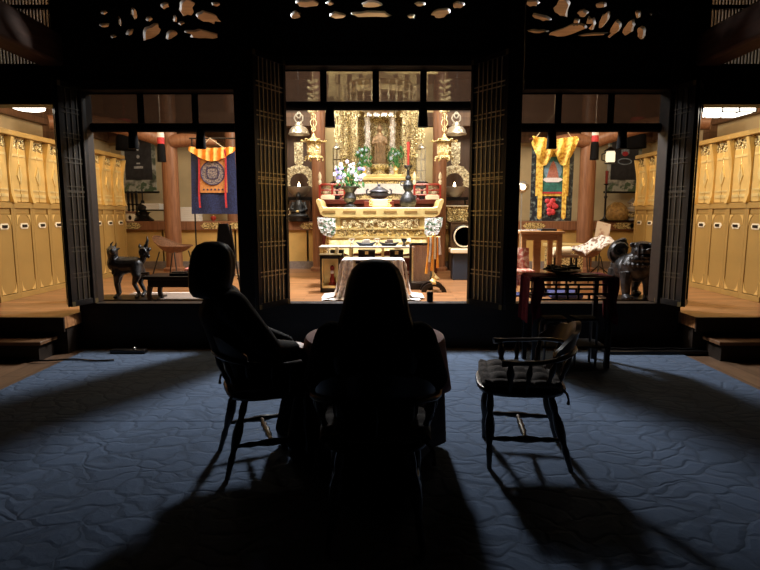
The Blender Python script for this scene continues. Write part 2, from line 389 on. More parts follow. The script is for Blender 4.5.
MT['inkwave'] = M_plain('pale_wave', (.55, .56, .48), .8, col2=(.12, .18, .10), scale=7, lo=.47, hi=.53)
MT['navyline'] = M_plain('dark_violet_line', (.05, .04, .10), .7)
MT['figred'] = M_plain('painted_figure', (.50, .22, .15), .7, col2=(.35, .12, .10), scale=40)
MT['goldbrown'] = M_plain('brown_gold_cloth', (.34, .20, .06), .6, .1, var=.3, scale=20)
MT['shadebrown'] = M_wood('shaded_platform_brown', (.07, .038, .016), (.11, .06, .026), (8, 8, 1), .45)  # brown of the platform face in shadow
MT['darkleaf'] = M_plain('dry_dark_leaf', (.012, .014, .010), .7)
MT['greypaper'] = M_plain('grey_paper', (.25, .25, .25), .8)
MT['steel'] = M_plain('dull_steel', (.12, .12, .12), .35, .8)
# ================================================================== THE SETTING
FZ = .40            # hall floor
SILL = .49
YF = 5.95           # plane of the front screen wall
struct(MB().box(-6.2, 6.2, -2.6, 6.0, -.12, 0), 'floor', 'floor_out', 'dark wooden floor boards of the unlit outer room')
fl = MB(); fl.box(-6.2, 6.2, 5.98, 12.3, .28, FZ); fl.box(-6.2, -3.24, 5.56, 5.98, .28, FZ); fl.box(3.24, 6.2, 5.56, 5.98, .28, FZ)
struct(fl, 'floor_hall', 'floor_in', 'polished raised wooden floor of the lit shrine hall')
r_ = MB(); r_.box(-6.2, -3.26, 5.62, 5.98, 0, .28); r_.box(3.26, 6.2, 5.62, 5.98, 0, .28); r_.box(-6.2, 6.2, 5.98, 6.1, 0, .28); r_.box(-6.2, -3.24, 5.535, 5.56, .25, .398); r_.box(3.24, 6.2, 5.535, 5.56, .25, .398)
struct(r_, 'trim_1', 'dark', 'dark riser boards under the raised hall floor')
struct(MB().box(-3.26, 3.26, 5.88, 6.04, 0, SILL), 'trim_2', 'dark', 'dark timber sill beam along the hall front', bevel=.006)
struct(MB().box(-1.1, 1.1, 5.90, 5.94, SILL, SILL+.006), 'trim_3', 'iron', 'worn metal track strip on the sill')
struct(MB().box(-5.95, -5.85, 5.9, 12.3, .28, 4.3), 'wall_left', 'beige', 'beige plaster side wall behind the gold lockers')
struct(MB().box(5.85, 5.95, 5.9, 12.3, .28, 4.3), 'wall_right', 'beige', 'beige plaster side wall behind the gold lockers')
struct(MB().box(-5.95, 5.95, 12.2, 12.3, .28, 4.3), 'wall_back', 'beige', 'beige plaster wall behind the altar')
up = MB()
for a, b in ((-5.8, -1.35), (1.35, 5.8)): up.box(a, b, 11.9, 11.96, 2.95, 4.2)
struct(up, 'wall_upper', 'plank', 'brown plank panelling high on the back wall')
sp = MB()
for a, b in ((-2.35, -1.2), (1.2, 2.35)): sp.box(a, b, 11.75, 11.85, 1.31, 4.2)
struct(sp, 'wall_alcove', 'plankdark', 'dark brown plank panels flanking the altar')
struct(MB().box(-6.2, 6.2, 6.0, 12.3, 4.2, 4.3), 'ceiling', 'ceil', 'brown boarded ceiling of the lit hall')
struct(MB().box(-6.2, 6.2, -2.6, 6.0, 4.4, 4.5), 'ceiling_outer', 'dark')
struct(MB().box(-6.3, -6.2, -2.6, 5.9, 0, 4.5), 'wall_outer_left', 'dark'); struct(MB().box(6.2, 6.3, -2.6, 5.9, 0, 4.5), 'wall_outer_right', 'dark')
struct(MB().box(-6.3, 6.3, -2.7, -2.6, 0, 4.5), 'wall_rear', 'dark')
# carpet with two seams
cp = MB(); cp.box(-3.13, 3.13, 4.96, 5.70, 0, .012); cp.box(-3.13, 3.13, 3.70, 4.953, 0, .012); cp.box(-3.13, 3.13, -.6, 3.692, 0, .012)
o = build(cp, 'carpet', 'carpet'); tag(o, 'large blue grey carpet with swirling embossed pattern on the outer floor', 'carpet', kind='structure')

# front screen wall: posts, lintels, carved transoms
for nm, x in (('column', -3.17), ('column', -1.42), ('column', 1.38), ('column', 3.08)):
    struct(MB().box(x-.09, x+.09, 5.86, 6.08, SILL, 4.35), nm, 'dark', 'black square timber post of the hall front', bevel=.012)
ln = MB()
ln.box(-3.1, -1.49, 5.87, 6.07, 2.72, 2.82); ln.box(1.49, 3.02, 5.87, 6.07, 2.72, 2.82); ln.box(-1.34, 1.34, 5.87, 6.07, 2.955, 3.06)
struct(ln, 'lintel_beam', 'dark', bevel=.008)
ln = MB(); ln.box(-3.1, -1.49, 5.90, 6.04, 2.82, 3.19); ln.box(1.49, 3.02, 5.90, 6.04, 2.82, 3.19); ln.box(-1.34, 1.34, 5.90, 6.04, 3.06, 3.42)
struct(ln, 'wall_lintel', 'dark', 'black panel boards between lintel and carved transom')
ln = MB(); ln.box(-6.2, -3.3, 5.86, 6.06, 2.57, 2.96); ln.box(3.3, 6.2, 5.86, 6.06, 2.57, 2.96)
struct(ln, 'lintel_aisle', 'dark', 'black lintel over the side aisle opening', bevel=.008)
ln = MB(); ln.box(-3.36, -3.25, 5.9, 6.06, 2.5, 4.35); ln.box(3.17, 3.36, 5.9, 6.06, 2.5, 4.35)
struct(ln, 'wall_infill', 'dark')

def blob(cx, cy, w, h, seed, rot=0, n=14):
    rnd = random.Random(seed); pts = []
    for k in range(n):
        a = 2*math.pi*k/n; q = 1+rnd.uniform(-.28, .2)
        x, y = w/2*q*math.cos(a), h/2*q*math.sin(a)
        c, s_ = math.cos(R(rot)), math.sin(R(rot))
        pts.append((cx+x*c-y*s_, cy+x*s_+y*c))
    return pts
def ranma(x0, x1, z0, z1, holes, label):
    cu = bpy.data.curves.new('scratch', 'CURVE'); cu.dimensions = '2D'; cu.fill_mode = 'BOTH'; cu.extrude = .03
    def spl(pts):
        s = cu.splines.new('POLY'); s.points.add(len(pts)-1); s.use_cyclic_u = True
        for p, (x, y) in zip(s.points, pts): p.co = (x, y, 0, 1)
    spl([(x0, z0), (x1, z0), (x1, z1), (x0, z1)])
    for i, h in enumerate(holes):
        px, py, w, hh = h[:4]; p = W(px, py, YF); k = YF/FPX
        spl(blob(p.x, p.z, w*k, hh*k, i*7+int(px), h[4] if len(h) > 4 else 0))
    o = bpy.data.objects.new('scratch', cu); C.objects.link(o); me = bake(o)
    me.transform(Matrix.Translation((0, YF, 0)) @ Matrix.Rotation(R(90), 4, 'X'))
    r = build(me, 'carved_transom', 'dark', smooth=False); tag(r, label, 'transom', 'carved transoms above the three bays', 'structure')
    rel = MB(); rnd = random.Random(int(x0*10))
    for k in range(46):
        c = (rnd.uniform(x0+.1, x1-.1), YF-.04, rnd.uniform(z0+.06, z1-.06))
        hit = any(abs(W(h[0], h[1], YF).x-c[0]) < h[2]*.0065+.05 and abs(W(h[0], h[1], YF).z-c[2]) < h[3]*.0065+.05 for h in holes)
        if not hit: rel.curl(c, rnd.uniform(.04, .08), 1.3, .013, 'xz', rnd.choice((1, -1)), rnd.uniform(0, 6))
    build(rel, 'relief_carving', 'dark', r)
ranma(-3.1, -1.49, 3.19, 4.1, [(105,13.5,7,4), (106,26,10,4.5), (114.5,37,6,4), (131,33,8,5,40), (152,33,22,14,30), (135,14,5,12,20), (172,35,12,8,20), (166,6,8,7), (187,8,16,17,20), (209,18,22,10,-20), (204,35,34,9,-6), (217,5,9,4), (182,24,6,4), (121,22,3,10,15), (150,20,6,5), (176,20,5,7)], 'black carved wooden transom with cut-outs above the bay of the horned bronze beast')
ranma(-1.34, 1.34, 3.42, 4.1, [(309,4,26,7), (296,16,10,7), (337,16,16,6), (371,5,22,6), (372,15,36,6), (441,14,18,8,10), (458,6,11,7), (411,17,7,4), (420,5,10,4), (330,4,8,5)], 'black carved wooden transom above the altar bay')
ranma(1.49, 3.02, 3.19, 4.1, [(531,4,14,7), (541,18,17,6,-15), (536,32,22,3.5), (561,9,15,18), (567,31,40,9,14), (592,35,30,3.5,4), (590,24,10,13,30), (603,21,8,17,-28), (614,29,9,18,-35), (628,29,9,17,-35), (640,33,9,12,-10), (582,14,10,8), (600,6,11,6), (576,22,7,6), (650,15,3,3), (637,15,6,7)], 'black carved wooden transom with wave cut-outs above the bay of the round bronze lion')

# aisle lattice above the lintels and the cross beams toward the viewer
for sx, wd in ((-1, 'of the aisle with the low oval lamp'), (1, 'of the aisle with the bright two-pane lamp')):
    la = E('lattice_transom', (sx*4.75, 5.98, 2.96), 'dark slatted transom lattice above the lintel '+wd, 'lattice', kind='structure')
    m = MB()
    for k in range(84): m.box(-1.42+k*.034, -1.42+k*.034+.016, -.014, .014, .03, 1.2)
    build(m, 'slats', 'dark', la, smooth=False)
    m = MB()
    for z in (0, .58, 1.18): m.box(-1.45, 1.45, -.03, .03, z, z+.035)
    build(m, 'rail', 'dark', la, smooth=False)
    bm_ = E('cross_beam', (sx*3.36, 0, 0), 'heavy dark brown beam running out over the outer room from the post beside the aisle '+('with the low oval lamp' if sx < 0 else 'with the bright two-pane lamp'), 'beam', kind='structure')
    m = MB(); m.box(-.13, .13, 1.2, 5.9, 2.95, 3.27); build(m, 'beam', 'beamwood', bm_, bevel=.03)
    m = MB(); m.curl((-sx*.02, 5.82, 3.1), .11, 1.5, .014, 'xz', sx, 1.0); m.curl((sx*.10, 5.82, 3.03), .07, 1.3, .012, 'xz', -sx, 2.5)
    build(m, 'carved_nose', 'dark', bm_)
# steps in front of each aisle
for sx, wd in ((-1, 'in front of the aisle with the low oval lamp'), (1, 'in front of the aisle with the bright two-pane lamp')):
    st = E('wooden_step', (sx*4.70, 5.43, 0), 'low brown wooden step '+wd, 'step')
    m = MB(); m.box(-1.36, 1.36, -.14, .15, .165, .20); build(m, 'tread', 'step', st, bevel=.004)
    m = MB(); m.box(-1.32, 1.32, -.11, .14, 0, .165); build(m, 'riser', 'dark', st)

# ------------------------------------------------------------------ folding lattice doors
def leaf(name, mat_w, w, z0, z1, parent, p, ang, bars):
    """one lattice leaf: stands at p, runs along ang from its hinge edge"""
    o = bpy.data.objects.new(name, None); C.objects.link(o); o.parent = parent; o.location = p; o.rotation_euler.z = ang
    m = MB(); t = .022
    m.box(0, .035, -t, t, z0, z1); m.box(w-.035, w, -t, t, z0, z1); m.box(.035, w-.035, -t, t, z0, z0+.06); m.box(.035, w-.035, -t, t, z1-.05, z1)
    build(m, 'leaf_frame', 'black', o, smooth=False)
    m = MB(); n = max(4, int((w-.07)/.055))
    for k in range(1, n):
        x = .035+(w-.07)*k/n; m.box(x-.006, x+.006, -.012, .012, z0+.06, z1-.05)
    for zz in bars[:-1]:
        for dz in (-.022, .022): m.box(.035, w-.035, -.014, .014, z0+(z1-z0)*zz+dz-.005, z0+(z1-z0)*zz+dz+.005)
    build(m, 'lattice', bars[-1], o, smooth=False)
    m = MB(); m.box(.036, w-.036, -.003, .003, z0+.06, z1-.05); build(m, 'backing_board', 'black', o, smooth=False)
    m = MB()
    for x in (.0, w-.04):
        for z in (z0, z1-.05): m.box(x, x+.04, -t-.002, t+.002, z, z+.05)
    build(m, 'corner_fitting', 'brassdark', o, smooth=False)
    return o
BARS = (.14, .26, .385, .51, .535, .66, .77, .88, 'matlattice'); BARS2 = BARS[:-1]+('shadedlattice',)
def bifold(n, hinge, apex, end, z1, label):
    B_ = BARS if n < 3 else BARS2
    d = bpy.data.objects.new('door_%d' % n, None); C.objects.link(d); d.location = (hinge[0], hinge[1], 0)
    tag(d, label, 'door', 'folding lattice doors', 'structure')
    h, a, e = Vector(hinge), Vector(apex), Vector(end)
    v = a-h; leaf('door_leaf', None, v.length, SILL+.005, z1, d, (0, 0, 0), math.atan2(v.y, v.x), B_)
    v2 = e-a; leaf('door_leaf', None, v2.length, SILL+.005, z1, d, (a-h).to_3d(), math.atan2(v2.y, v2.x), B_)
    return d
bifold(1, (-1.34, 5.93), (-1.225, 5.44), (-.985, 5.86), 3.0, 'black folding lattice door beside the blue banner')
bifold(2, (1.31, 5.93), (1.235, 5.44), (.95, 5.86), 3.0, 'black folding lattice door beside the yellow banner')
bifold(3, (-3.09, 5.93), (-3.20, 5.62), (-3.33, 5.82), 2.76, 'black folding lattice door folded back before the horned beast bay')
bifold(4, (3.01, 5.93), (3.13, 5.62), (3.27, 5.82), 2.76, 'black folding lattice door folded back before the lion bay')

# ------------------------------------------------------------------ woven blinds with tassels
def tassel(mb, x, y, z, w=.11, h=.21):
    mb.lathe([(.012, .04), (.02, .02), (w*.36, 0), (w*.42, -.03), (w*.40, -.06), (w*.46, -h*.6), (w*.5, -h), (.001, -h)], (x, y, z), 14)
def blind(x0, x1, z0, z1, bars, tas, label, y=6.06):
    b = E('woven_blind', ((x0+x1)/2, y, 0), label, 'blind', group='woven blinds over the three bays'); cx = (x0+x1)/2
    m = MB(); m.box(x0-cx, x1-cx, -.003, .003, z0+.08, z1); build(m, 'woven_screen', 'screen', b, smooth=False)
    m = MB(); m.tube([(x0-cx, -.01, z0+.045), (x1-cx, -.01, z0+.045)], .048, 12); build(m, 'rolled_edge', 'matte', b)
    for x in bars:
        m = MB(); m.box(x-cx-.035, x-cx+.035, -.012, -.005, z0+.05, z1); build(m, 'cloth_band', 'matte', b, smooth=False)
    m = MB(); m.box(x0-cx, x1-cx, -.015, -.004, z1-.012, z1+.02); build(m, 'head_band', 'matte', b, smooth=False)
    for x in tas:
        m = MB(); tassel(m, x-cx, -.05, z0+.03); build(m, 'tassel', 'matte', b)
    return b
blind(-3.09, -1.42, 2.32, 2.72, (-2.55, -1.97), (-2.63, -1.91), 'dark woven blind with two black tassels over the blue banner bay')
blind(-1.42, 1.42, 2.545, 2.955, (-.6, -.045, .46), (-.53, .455), 'dark woven blind with two black tassels over the altar bay')
blind(1.42, 3.02, 2.32, 2.72, (1.9, 2.46), (1.83, 2.58), 'dark woven blind with two black tassels over the yellow banner bay')
# two-tone tassels deeper in the hall
def hall_tassel(px, py, d, label, col2='white', w=.13):
    p = W(px, py, d)
    t = E('hanging_tassel', (p.x, p.y, p.z), label, 'tassel', group='tassels hanging inside the hall')
    m = MB(); m.lathe([(.006, 1.2), (.006, .30), (w*.35, .28), (w*.42, .12), (w*.4, .1)], (0,0,0), 12); build(m, 'cord_cap', col2, t)
    m = MB(); m.lathe([(w*.42, .1), (w*.44, .05), (w*.40, .0)], (0,0,0), 12); build(m, 'knot', 'redsilk', t)
    m = MB(); m.lathe([(w*.40, 0), (w*.48, -.06), (w*.52, -.28), (.002, -.28)], (0,0,0), 14); build(m, 'fringe', 'matte', t)
hall_tassel(161, 144, 9.0, 'small white, red and black tassel beside the brown post behind the horned beast')
hall_tassel(595, 142, 9.0, 'small white, red and black tassel beside the brown post behind the paper sheet')
hall_tassel(125, 135, 10.6, 'large dark tassel with red top before the ink scroll by the horned beast', 'redsilk', .34)
hall_tassel(637, 133, 10.6, 'large dark tassel with red top before the ink scroll by the lion', 'redsilk', .34)

# inner round posts and curved tie beams
for x, y in ((-3.82, 10.2), (3.78, 10.2), (-1.12, 10.25), (1.09, 10.25), (-2.95, 11.2)):
    m = MB(); r = .145 if abs(x) > 3 else .13
    m.lathe([(r*1.35, FZ), (r*1.35, FZ+.05), (r*1.02, FZ+.08), (r, 1.2), (r*.96, 4.2)], (x, y, 0), 28)
    struct(m, 'column', 'post', 'round red-brown timber post inside the hall')
for sx in (-1, 1):
    m = MB(); pts = [(sx*(3.85+.18*k), 10.0-.12*k, 2.74+.12*math.sin(k/8*math.pi)+.02*k) for k in range(0, 9)]
    m.tube(pts, [.12]*9, 12); m.tube([(sx*(3.75-.2*k), 10.15, 2.74+.03*math.sin(k)) for k in range(0, 5)], [.12, .12, .11, .09, .05], 12)
    struct(m, 'curved_beam', 'post', 'curved red-brown tie beam running from the round post')
m = MB(); m.box(-5.8, 5.8, 11.0, 11.2, 3.15, 3.4); struct(m, 'tie_beam', 'plank')
us = MB(); us.box(-5.85, -5.8, 6.0, 12.2, 3.15, 4.2); us.box(5.8, 5.85, 6.0, 12.2, 3.15, 4.2); struct(us, 'wall_upper_side', 'plankwarm', 'brown plank panelling high on the side walls')
# raised platform across the back
o = E('altar_platform', (0, 10.6, FZ), 'long raised back platform with brown edge and yellow panels', 'platform', kind='structure')
m = MB(); m.box(-5.6, 5.6, 0, 1.55, .74, .91); build(m, 'edge_beam', 'post', o, bevel=.01)
for k in range(8):
    m = MB(); x0 = -5.6+k*1.4; m.box(x0+.02, x0+1.38, .06, .1, .14, .74); build(m, 'panel', 'yellow', o)
m = MB(); m.box(-5.6, 5.6, -.02, .2, 0, .14); build(m, 'plinth', 'greymat', o)
for px in (130, 212, 240, 311, 452, 534, 624, 640):
    c = (W(px, 226, 10.6).x, -.008, .825); m = MB()
    m.prism([(c[0]-.15, c[2]-.06), (c[0]+.15, c[2]-.06), (c[0]+.22, c[2]), (c[0]+.15, c[2]+.06), (c[0]-.15, c[2]+.06), (c[0]-.22, c[2])], -.008, .006)
    m.filigree(c[0]-.12, c[0]+.12, c[2]-.03, c[2]+.03, -.012, 5, int(px), .02, .035, .006); build(m, 'gold_fitting', 'gold', o)

# ------------------------------------------------------------------ gold locker units
def locker(label):
    u = E('locker_unit', (0, 0, FZ), label, 'locker', group='gilded lockers along the aisles'); w = .375; h = .1875
    # local: front faces +X at x=0, unit centred on y=0
    m = MB(); m.box(-.42, -.03, -h, h, 0, 2.06)
    m.box(-.03, .02, -h, h, 0, .07); m.box(-.03, .02, -h, h, 1.12, 1.19); m.box(-.05, .06, -h, h, 2.0, 2.06)
    for y in (-h, h-.045): m.box(-.03, .012, y, y+.045, .07, 1.12)
    m.box(-.03, -.006, -h+.045, h-.045, 1.05, 1.12)
    build(m, 'body', 'lacq', u, smooth=False, bevel=.004)
    d = build(MB().box(-.028, .004, -h+.05, h-.05, .075, 1.045), 'lower_door', 'lacq', u, bevel=.006)
    m = MB(); m.prism([(-.085, .90), (-.06, .935), (.06, .935), (.085, .90), (.06, .865), (-.06, .865)], .004, .012, 'x')
    build(m, 'handle_plate', 'cream', d); build(MB().cbox((.017, 0, .90), (.012, .085, .036)), 'pull', 'black', d)
    for y in (-1, 1):
        for z, s in ((.08, 1), (1.04, -1)):
            m = MB(); m.prism([(y*(h-.052), z), (y*(h-.052), z+s*.13), (y*(h-.068), z+s*.07), (y*(h-.088), z+s*.035), (y*(h-.125), z)], .004, .010, 'x')
            build(m, 'corner_fitting', 'lacq2', d, smooth=False)
    # upper twin doors, a carved head and fins
    for s in (-1, 1):
        ud = build(MB().box(-.03, -.005, min(s*.004, s*(h-.03)), max(s*.004, s*(h-.03)), 1.2, 1.86), 'upper_door', 'lacq2', u, bevel=.005)
        m = MB(); m.prism([(s*.004, 1.42), (s*.05, 1.53), (s*.004, 1.66)], -.004, .008, 'x')
        m.box(-.005, .004, min(s*.005, s*(h-.05)), max(s*.005, s*(h-.05)), 1.26, 1.30); m.box(-.005, .004, min(s*.005, s*(h-.05)), max(s*.005, s*(h-.05)), 1.34, 1.36); m.box(-.005, .004, min(s*.005, s*(h-.05)), max(s*.005, s*(h-.05)), 1.76, 1.79)
        build(m, 'door_fitting', 'goldflat', ud, smooth=False)
    m = MB(); rnd = random.Random(4); m.box(-.05, -.012, -h+.03, h-.03, 1.86, 2.0)
    for k in range(14): m.curl((-.004, rnd.uniform(-.145, .145), rnd.uniform(1.88, 1.98)), rnd.uniform(.02, .04), 1.3, .008, 'yz', rnd.choice((1, -1)), rnd.uniform(0, 6), 10)
    build(m, 'carved_head', 'gold', u)
    for s in (-1, 1):
        m = MB(); y = s*(h-.014); m.prism([(-.03, 1.19), (.05, 1.19), (.022, 1.30), (.015, 1.62), (.03, 1.75), (.075, 1.98), (-.03, 1.98)], y-.013, y+.013, 'y')
        build(m, 'side_fin', 'lacq2', u)
    return u
NL = ['first locker from the open end of the gilded bank %s', 'second locker from the open end of the gilded bank %s', 'third locker from the open end of the gilded bank %s', 'fourth locker from the open end of the gilded bank %s',
      'gilded locker screened by the folded lattice door in the bank %s', 'fourth locker from the inner end of the gilded bank %s', 'third locker from the inner end of the gilded bank %s', 'second locker from the inner end of the gilded bank %s', 'innermost locker of the gilded bank %s']
NL = [n % '{}' for n in NL]
u0 = locker('gilded locker')
for i in range(9):
    y = 6.655+.375*i
    o = u0 if i == 0 else copy_tree(u0)
    o.location = (-4.53, y, FZ); o.rotation_euler.z = 0; o['label'] = NL[i].format('under the oval lamp')
    q = copy_tree(u0); q.location = (4.53, y, FZ); q.rotation_euler.z = math.pi; q['label'] = NL[i].format('under the two-pane lamp')
# aisle wall posts
for sx in (-1, 1):
    for y in (7.9, 9.9): struct(MB().box(sx*5.80-.08, sx*5.80+.08, y-.1, y+.1, FZ, 4.2), 'column', 'plank', 'square brown timber post on the aisle wall')
    struct(MB().box(sx*5.8-.06, sx*5.8+.06, 6, 12.2, 2.98, 3.15), 'tie_beam', 'plank')
# aisle lamps
def aisle_lamp(p, label, rnd):
    l = E('ceiling_lamp', p, label, 'lamp')
    if rnd:
        build(MB().lathe([(.0, -.022), (.13, -.02), (.165, -.008), (.17, .014), (.0, .02)], (0,0,0), 32), 'diffuser', 'lampw', l)
        m = MB(); m.lathe([(.18, .014), (.18, .05), (.1, .09), (.02, .10)], (0,0,0), 32); build(m, 'housing', 'dark', l)
        m = MB(); m.tube([(0,0,.1), (0,0,4.2-p[2])], .008, 8); build(m, 'cord', 'black', l)
    else:
        build(MB().box(-.19, .19, -.2, .2, -.09, .02), 'diffuser', 'lampw', l)
        m = MB(); m.box(-.205, .205, -.215, .215, .02, .06)
        for x in (-.195, 0, .195): m.box(x-.007, x+.007, -.205, -.2, -.095, .02); m.box(x-.007, x+.007, -.205, .205, -.098, -.09)
        m.box(-.20, .20, -.206, -.2, -.098, -.085)
        build(m, 'housing', 'dark', l, smooth=False)
        m = MB(); m.tube([(-.15,0,.06), (-.15,0,4.2-p[2])], .006, 8); build(m, 'cord', 'black', l); build(MB().tube([(.15,0,.06), (.15,0,4.2-p[2])], .006, 8), 'cord', 'black', l)
aisle_lamp(tuple(W(29, 108.5, 6.75)), 'low oval hanging lamp glowing over one bank of gold lockers', True)
aisle_lamp(tuple(W(729, 107, 6.75)), 'bright hanging lamp with two panes over the other bank of gold lockers', False)

# ================================================================== THE ALTAR
def obj_at(px, py, d): return W(px, py, d)
# main altar (dark red), gold tier on it
a = E('altar', (0, 9.75, FZ), 'maroon lacquered main altar standing behind the gold offering table', 'altar')
m = MB(); m.box(-1.02, 1.02, 0, 1.4, 0, 1.22); build(m, 'body', 'maroon', a, bevel=.01)
m = MB(); m.box(-1.08, 1.08, -.04, 1.42, 1.22, 1.30); build(m, 'top_board', 'maroon', a, bevel=.008)
for sx in (-1, 1):
    m = MB(); x0, x1 = (-1.05, -.62) if sx < 0 else (.60, 1.05)
    for z in (1.38, 1.46, 1.56): m.tube([(x0, 0, z), (x1, 0, z)], .014 if z < 1.5 else .02, 8)
    m.tube([(sx*1.05, 0, 1.56), (sx*1.05, 1.3, 1.56)], .02, 8); m.tube([(sx*1.05, 0, 1.42), (sx*1.05, 1.3, 1.42)], .014, 8)
    for x in (x0, (x0+x1)/2, x1): m.box(x-.018, x+.018, -.018, .018, 1.30, 1.56)
    build(m, 'railing', 'redlac', a)
    for x in (x0, x1):
        m = MB(); m.lathe([(.018, 1.55), (.03, 1.58), (.03, 1.62), (.016, 1.64), (.034, 1.68), (.028, 1.73), (.004, 1.78)], (x, 0, 0), 12); build(m, 'railing_finial', 'cream', a)
t = E('altar_tier', (0, 10.28, 1.70), 'gold carved upper tier with white cloth band carrying the shrine', 'altar tier')
m = MB(); m.box(-.66, .66, 0, .85, 0, .36); build(m, 'body', 'gold', t, bevel=.01)
m = MB(); m.box(-.72, .72, -.04, .87, .36, .42); m.box(-.70, .70, -.02, .86, .42, .47); build(m, 'top_board', 'goldflat', t, bevel=.01)
m = MB(); m.sheet(lambda u, v: (-.66+1.32*u, -.045-.012*math.sin(u*40), .30-.17*v-.02*abs(math.sin(u*9.4))*v), 60, 4, .006); build(m, 'cloth_band', 'white', t)
m = MB(); m.filigree(-.6, .6, .05, .30, -.012, 46, 3, .03, .05, .009); build(m, 'carving', 'goldfine', t)

# shrine with pillars, roof and standing figure
s = E('shrine', (0, 10.42, 2.17), 'tall gold shrine with carved pillars around a standing statue', 'shrine')
for x in (-.48, -.235, .235, .48):
    m = MB(); big = abs(x) > .4; r = .075 if big else .05
    m.lathe([(r*1.3, 0), (r*1.3, .06), (r, .08), (r, 1.08), (r*1.25, 1.10), (r*1.25, 1.16)], (x, .0 if big else .16, 0), 18)
    for k in range(13): m.curl((x+(.03 if k % 2 else -.03), -(r+.002) if big else .16-r, .13+.074*k), .035, 1.2, .009, 'xz', 1 if k % 2 else -1, k)
    build(m, 'pillar', 'goldfine' if big else 'pillarpale', s)
m = MB(); m.box(-.62, .62, -.1, .55, 1.14, 1.30); m.filigree(-.6, .6, 1.16, 1.3, -.11, 40, 8, .03, .05, .01); build(m, 'lintel', 'goldfine', s)
m = MB()
m.prism([(-.74, 1.34), (-.5, 1.42), (-.2, 1.56), (0, 1.66), (.2, 1.56), (.5, 1.42), (.74, 1.34), (.74, 1.28), (-.74, 1.28)], -.2, .55); build(m, 'roof', 'gold', s, bevel=.01)
m = MB(); m.box(-.62, .62, .52, .56, 0, 1.2); build(m, 'back_panel', 'goldfine', s)
m = MB(); m.sheet(lambda u, v: (-.24+.48*u, -.03-.012*math.sin(u*44), 1.15-(.085+.012*abs(math.cos(u*22)))*v), 60, 4, .008); build(m, 'valance', 'white', s)
for sx in (-1, 1):
    m = MB(); rnd = random.Random(9+sx)
    for k in range(34):
        z = rnd.uniform(.0, 1.2); x = sx*rnd.uniform(.56, .68)
        m.curl((x, .05, z), rnd.uniform(.03, .06), 1.3, .011, 'xz', rnd.choice((1, -1)), rnd.uniform(0, 6), 10)
    for k in range(5): m.tube([(sx*(.56+.03*k), .07, -.02), (sx*(.57+.03*k), .07, 1.28)], .012, 6)
    build(m, 'wing_carving', 'gold', s)
# statue: robed standing figure on a lotus
f = E('statue', (-.005, 10.62, 2.17), 'brown standing robed statue on a lotus seat inside the gold shrine', 'statue')
m = MB(); m.lathe([(.15, 0), (.16, .03), (.10, .06), (.10, .10), (.17, .15), (.19, .19), (.15, .21)], (0,0,0), 24)
for k in range(12):
    q = 2*math.pi*k/12; m.ell((.155*math.cos(q), .155*math.sin(q), .165), (.04, .04, .045), 8, 6)
build(m, 'lotus_seat', 'goldfine', f)
m = MB(); m.lathe([(.12, .2), (.13, .24), (.10, .42), (.105, .55), (.12, .66), (.11, .72), (.05, .77), (.035, .80)], (0,0,0), 20, 1, .7)
m.ell((0, -.01, .86), (.052, .055, .07)); m.ell((0, -.0, .935), (.025, .025, .03)); m.ell((0, -.06, .855), (.01, .012, .016))
m.tube([(-.1, 0, .70), (-.13, -.03, .58), (-.06, -.10, .60)], [.035, .032, .02], 8); m.tube([(.1, 0, .70), (.13, -.03, .58), (.06, -.10, .64)], [.035, .032, .02], 8)
for k in range(5): m.tube([(-.09+.045*k, -.085, .62), (-.08+.04*k, -.095, .4), (-.09+.045*k, -.10, .22)], .01, 6)
build(fuse([m], .01, 1), 'figure', 'statuewood', f)
m = MB(); m.tube([(.17*math.cos(q*.314), .09, .86+.17*math.sin(q*.314)) for q in range(21)], .014, 8, False)
for q in range(24): m.beam((.06*math.cos(q*.2618), .09, .86+.06*math.sin(q*.2618)), (.16*math.cos(q*.2618), .09, .86+.16*math.sin(q*.2618)), .008, .006)
build(m, 'halo', 'goldfine', f)

# gold bead strings hanging either side of the shrine, and the canopy
def bead_strings(x, y, z0, z1, w, n, label, seed):
    g = E('bead_pendant', (x, y, z0), label, 'pendant', group='gold pendants hanging before the shrine'); rnd = random.Random(seed); H = z1-z0
    m = MB(); m.tube([(0, 0, H), (0, 0, 4.2-z0)], .006, 6); build(m, 'cord', 'goldflat', g)
    m = MB(); m.lathe([(.002, H+.07), (w*.3, H+.05), (w*.55, H), (w*.5, H-.02)], (0,0,0), 12); build(m, 'cap', 'gold', g)
    for k in range(n):
        q = 2*math.pi*k/n; xx, yy = w*.45*math.cos(q), w*.45*math.sin(q); m = MB(); z = H-.02; L = rnd.uniform(0, .16)
        while z > L+.03:
            r = rnd.choice((.010, .014, .020)); m.ell((xx, yy, z-r), (r, r, r*1.15), 7, 5); z -= r*2.15
            if rnd.random() < .16: m.cbox((xx, yy, z-.012), (.05, .008, .03)); z -= .03
        m.tube([(xx, yy, H), (xx, yy, L)], .003, 5); m.lathe([(.003, L+.03), (.018, L+.01), (.024, L-.02), (.002, L-.02)], (xx, yy, 0), 8)
        build(m, 'bead_string', 'goldfine', g)
    return g
for x, z0, z1, l in ((-.64, 2.42, 3.28, 'gold bead pendant hanging before the shrine, on the side of the violet bouquet'), (.60, 2.42, 3.28, 'gold bead pendant hanging before the shrine, on the side of the red candle'),
                     (-.72, 2.66, 3.35, 'outer gold bead pendant beyond the shrine, on the side of the violet bouquet'), (.69, 2.64, 3.35, 'outer gold bead pendant beyond the shrine, on the side of the red candle')):
    bead_strings(x, 9.6 if abs(x) > .66 else 9.85, z0, z1, .11, 7, l, int(x*100))
cn = E('canopy', (0, 9.1, 3.1), 'large gold hanging altar canopy with rows of bells, seen through the blind', 'canopy')
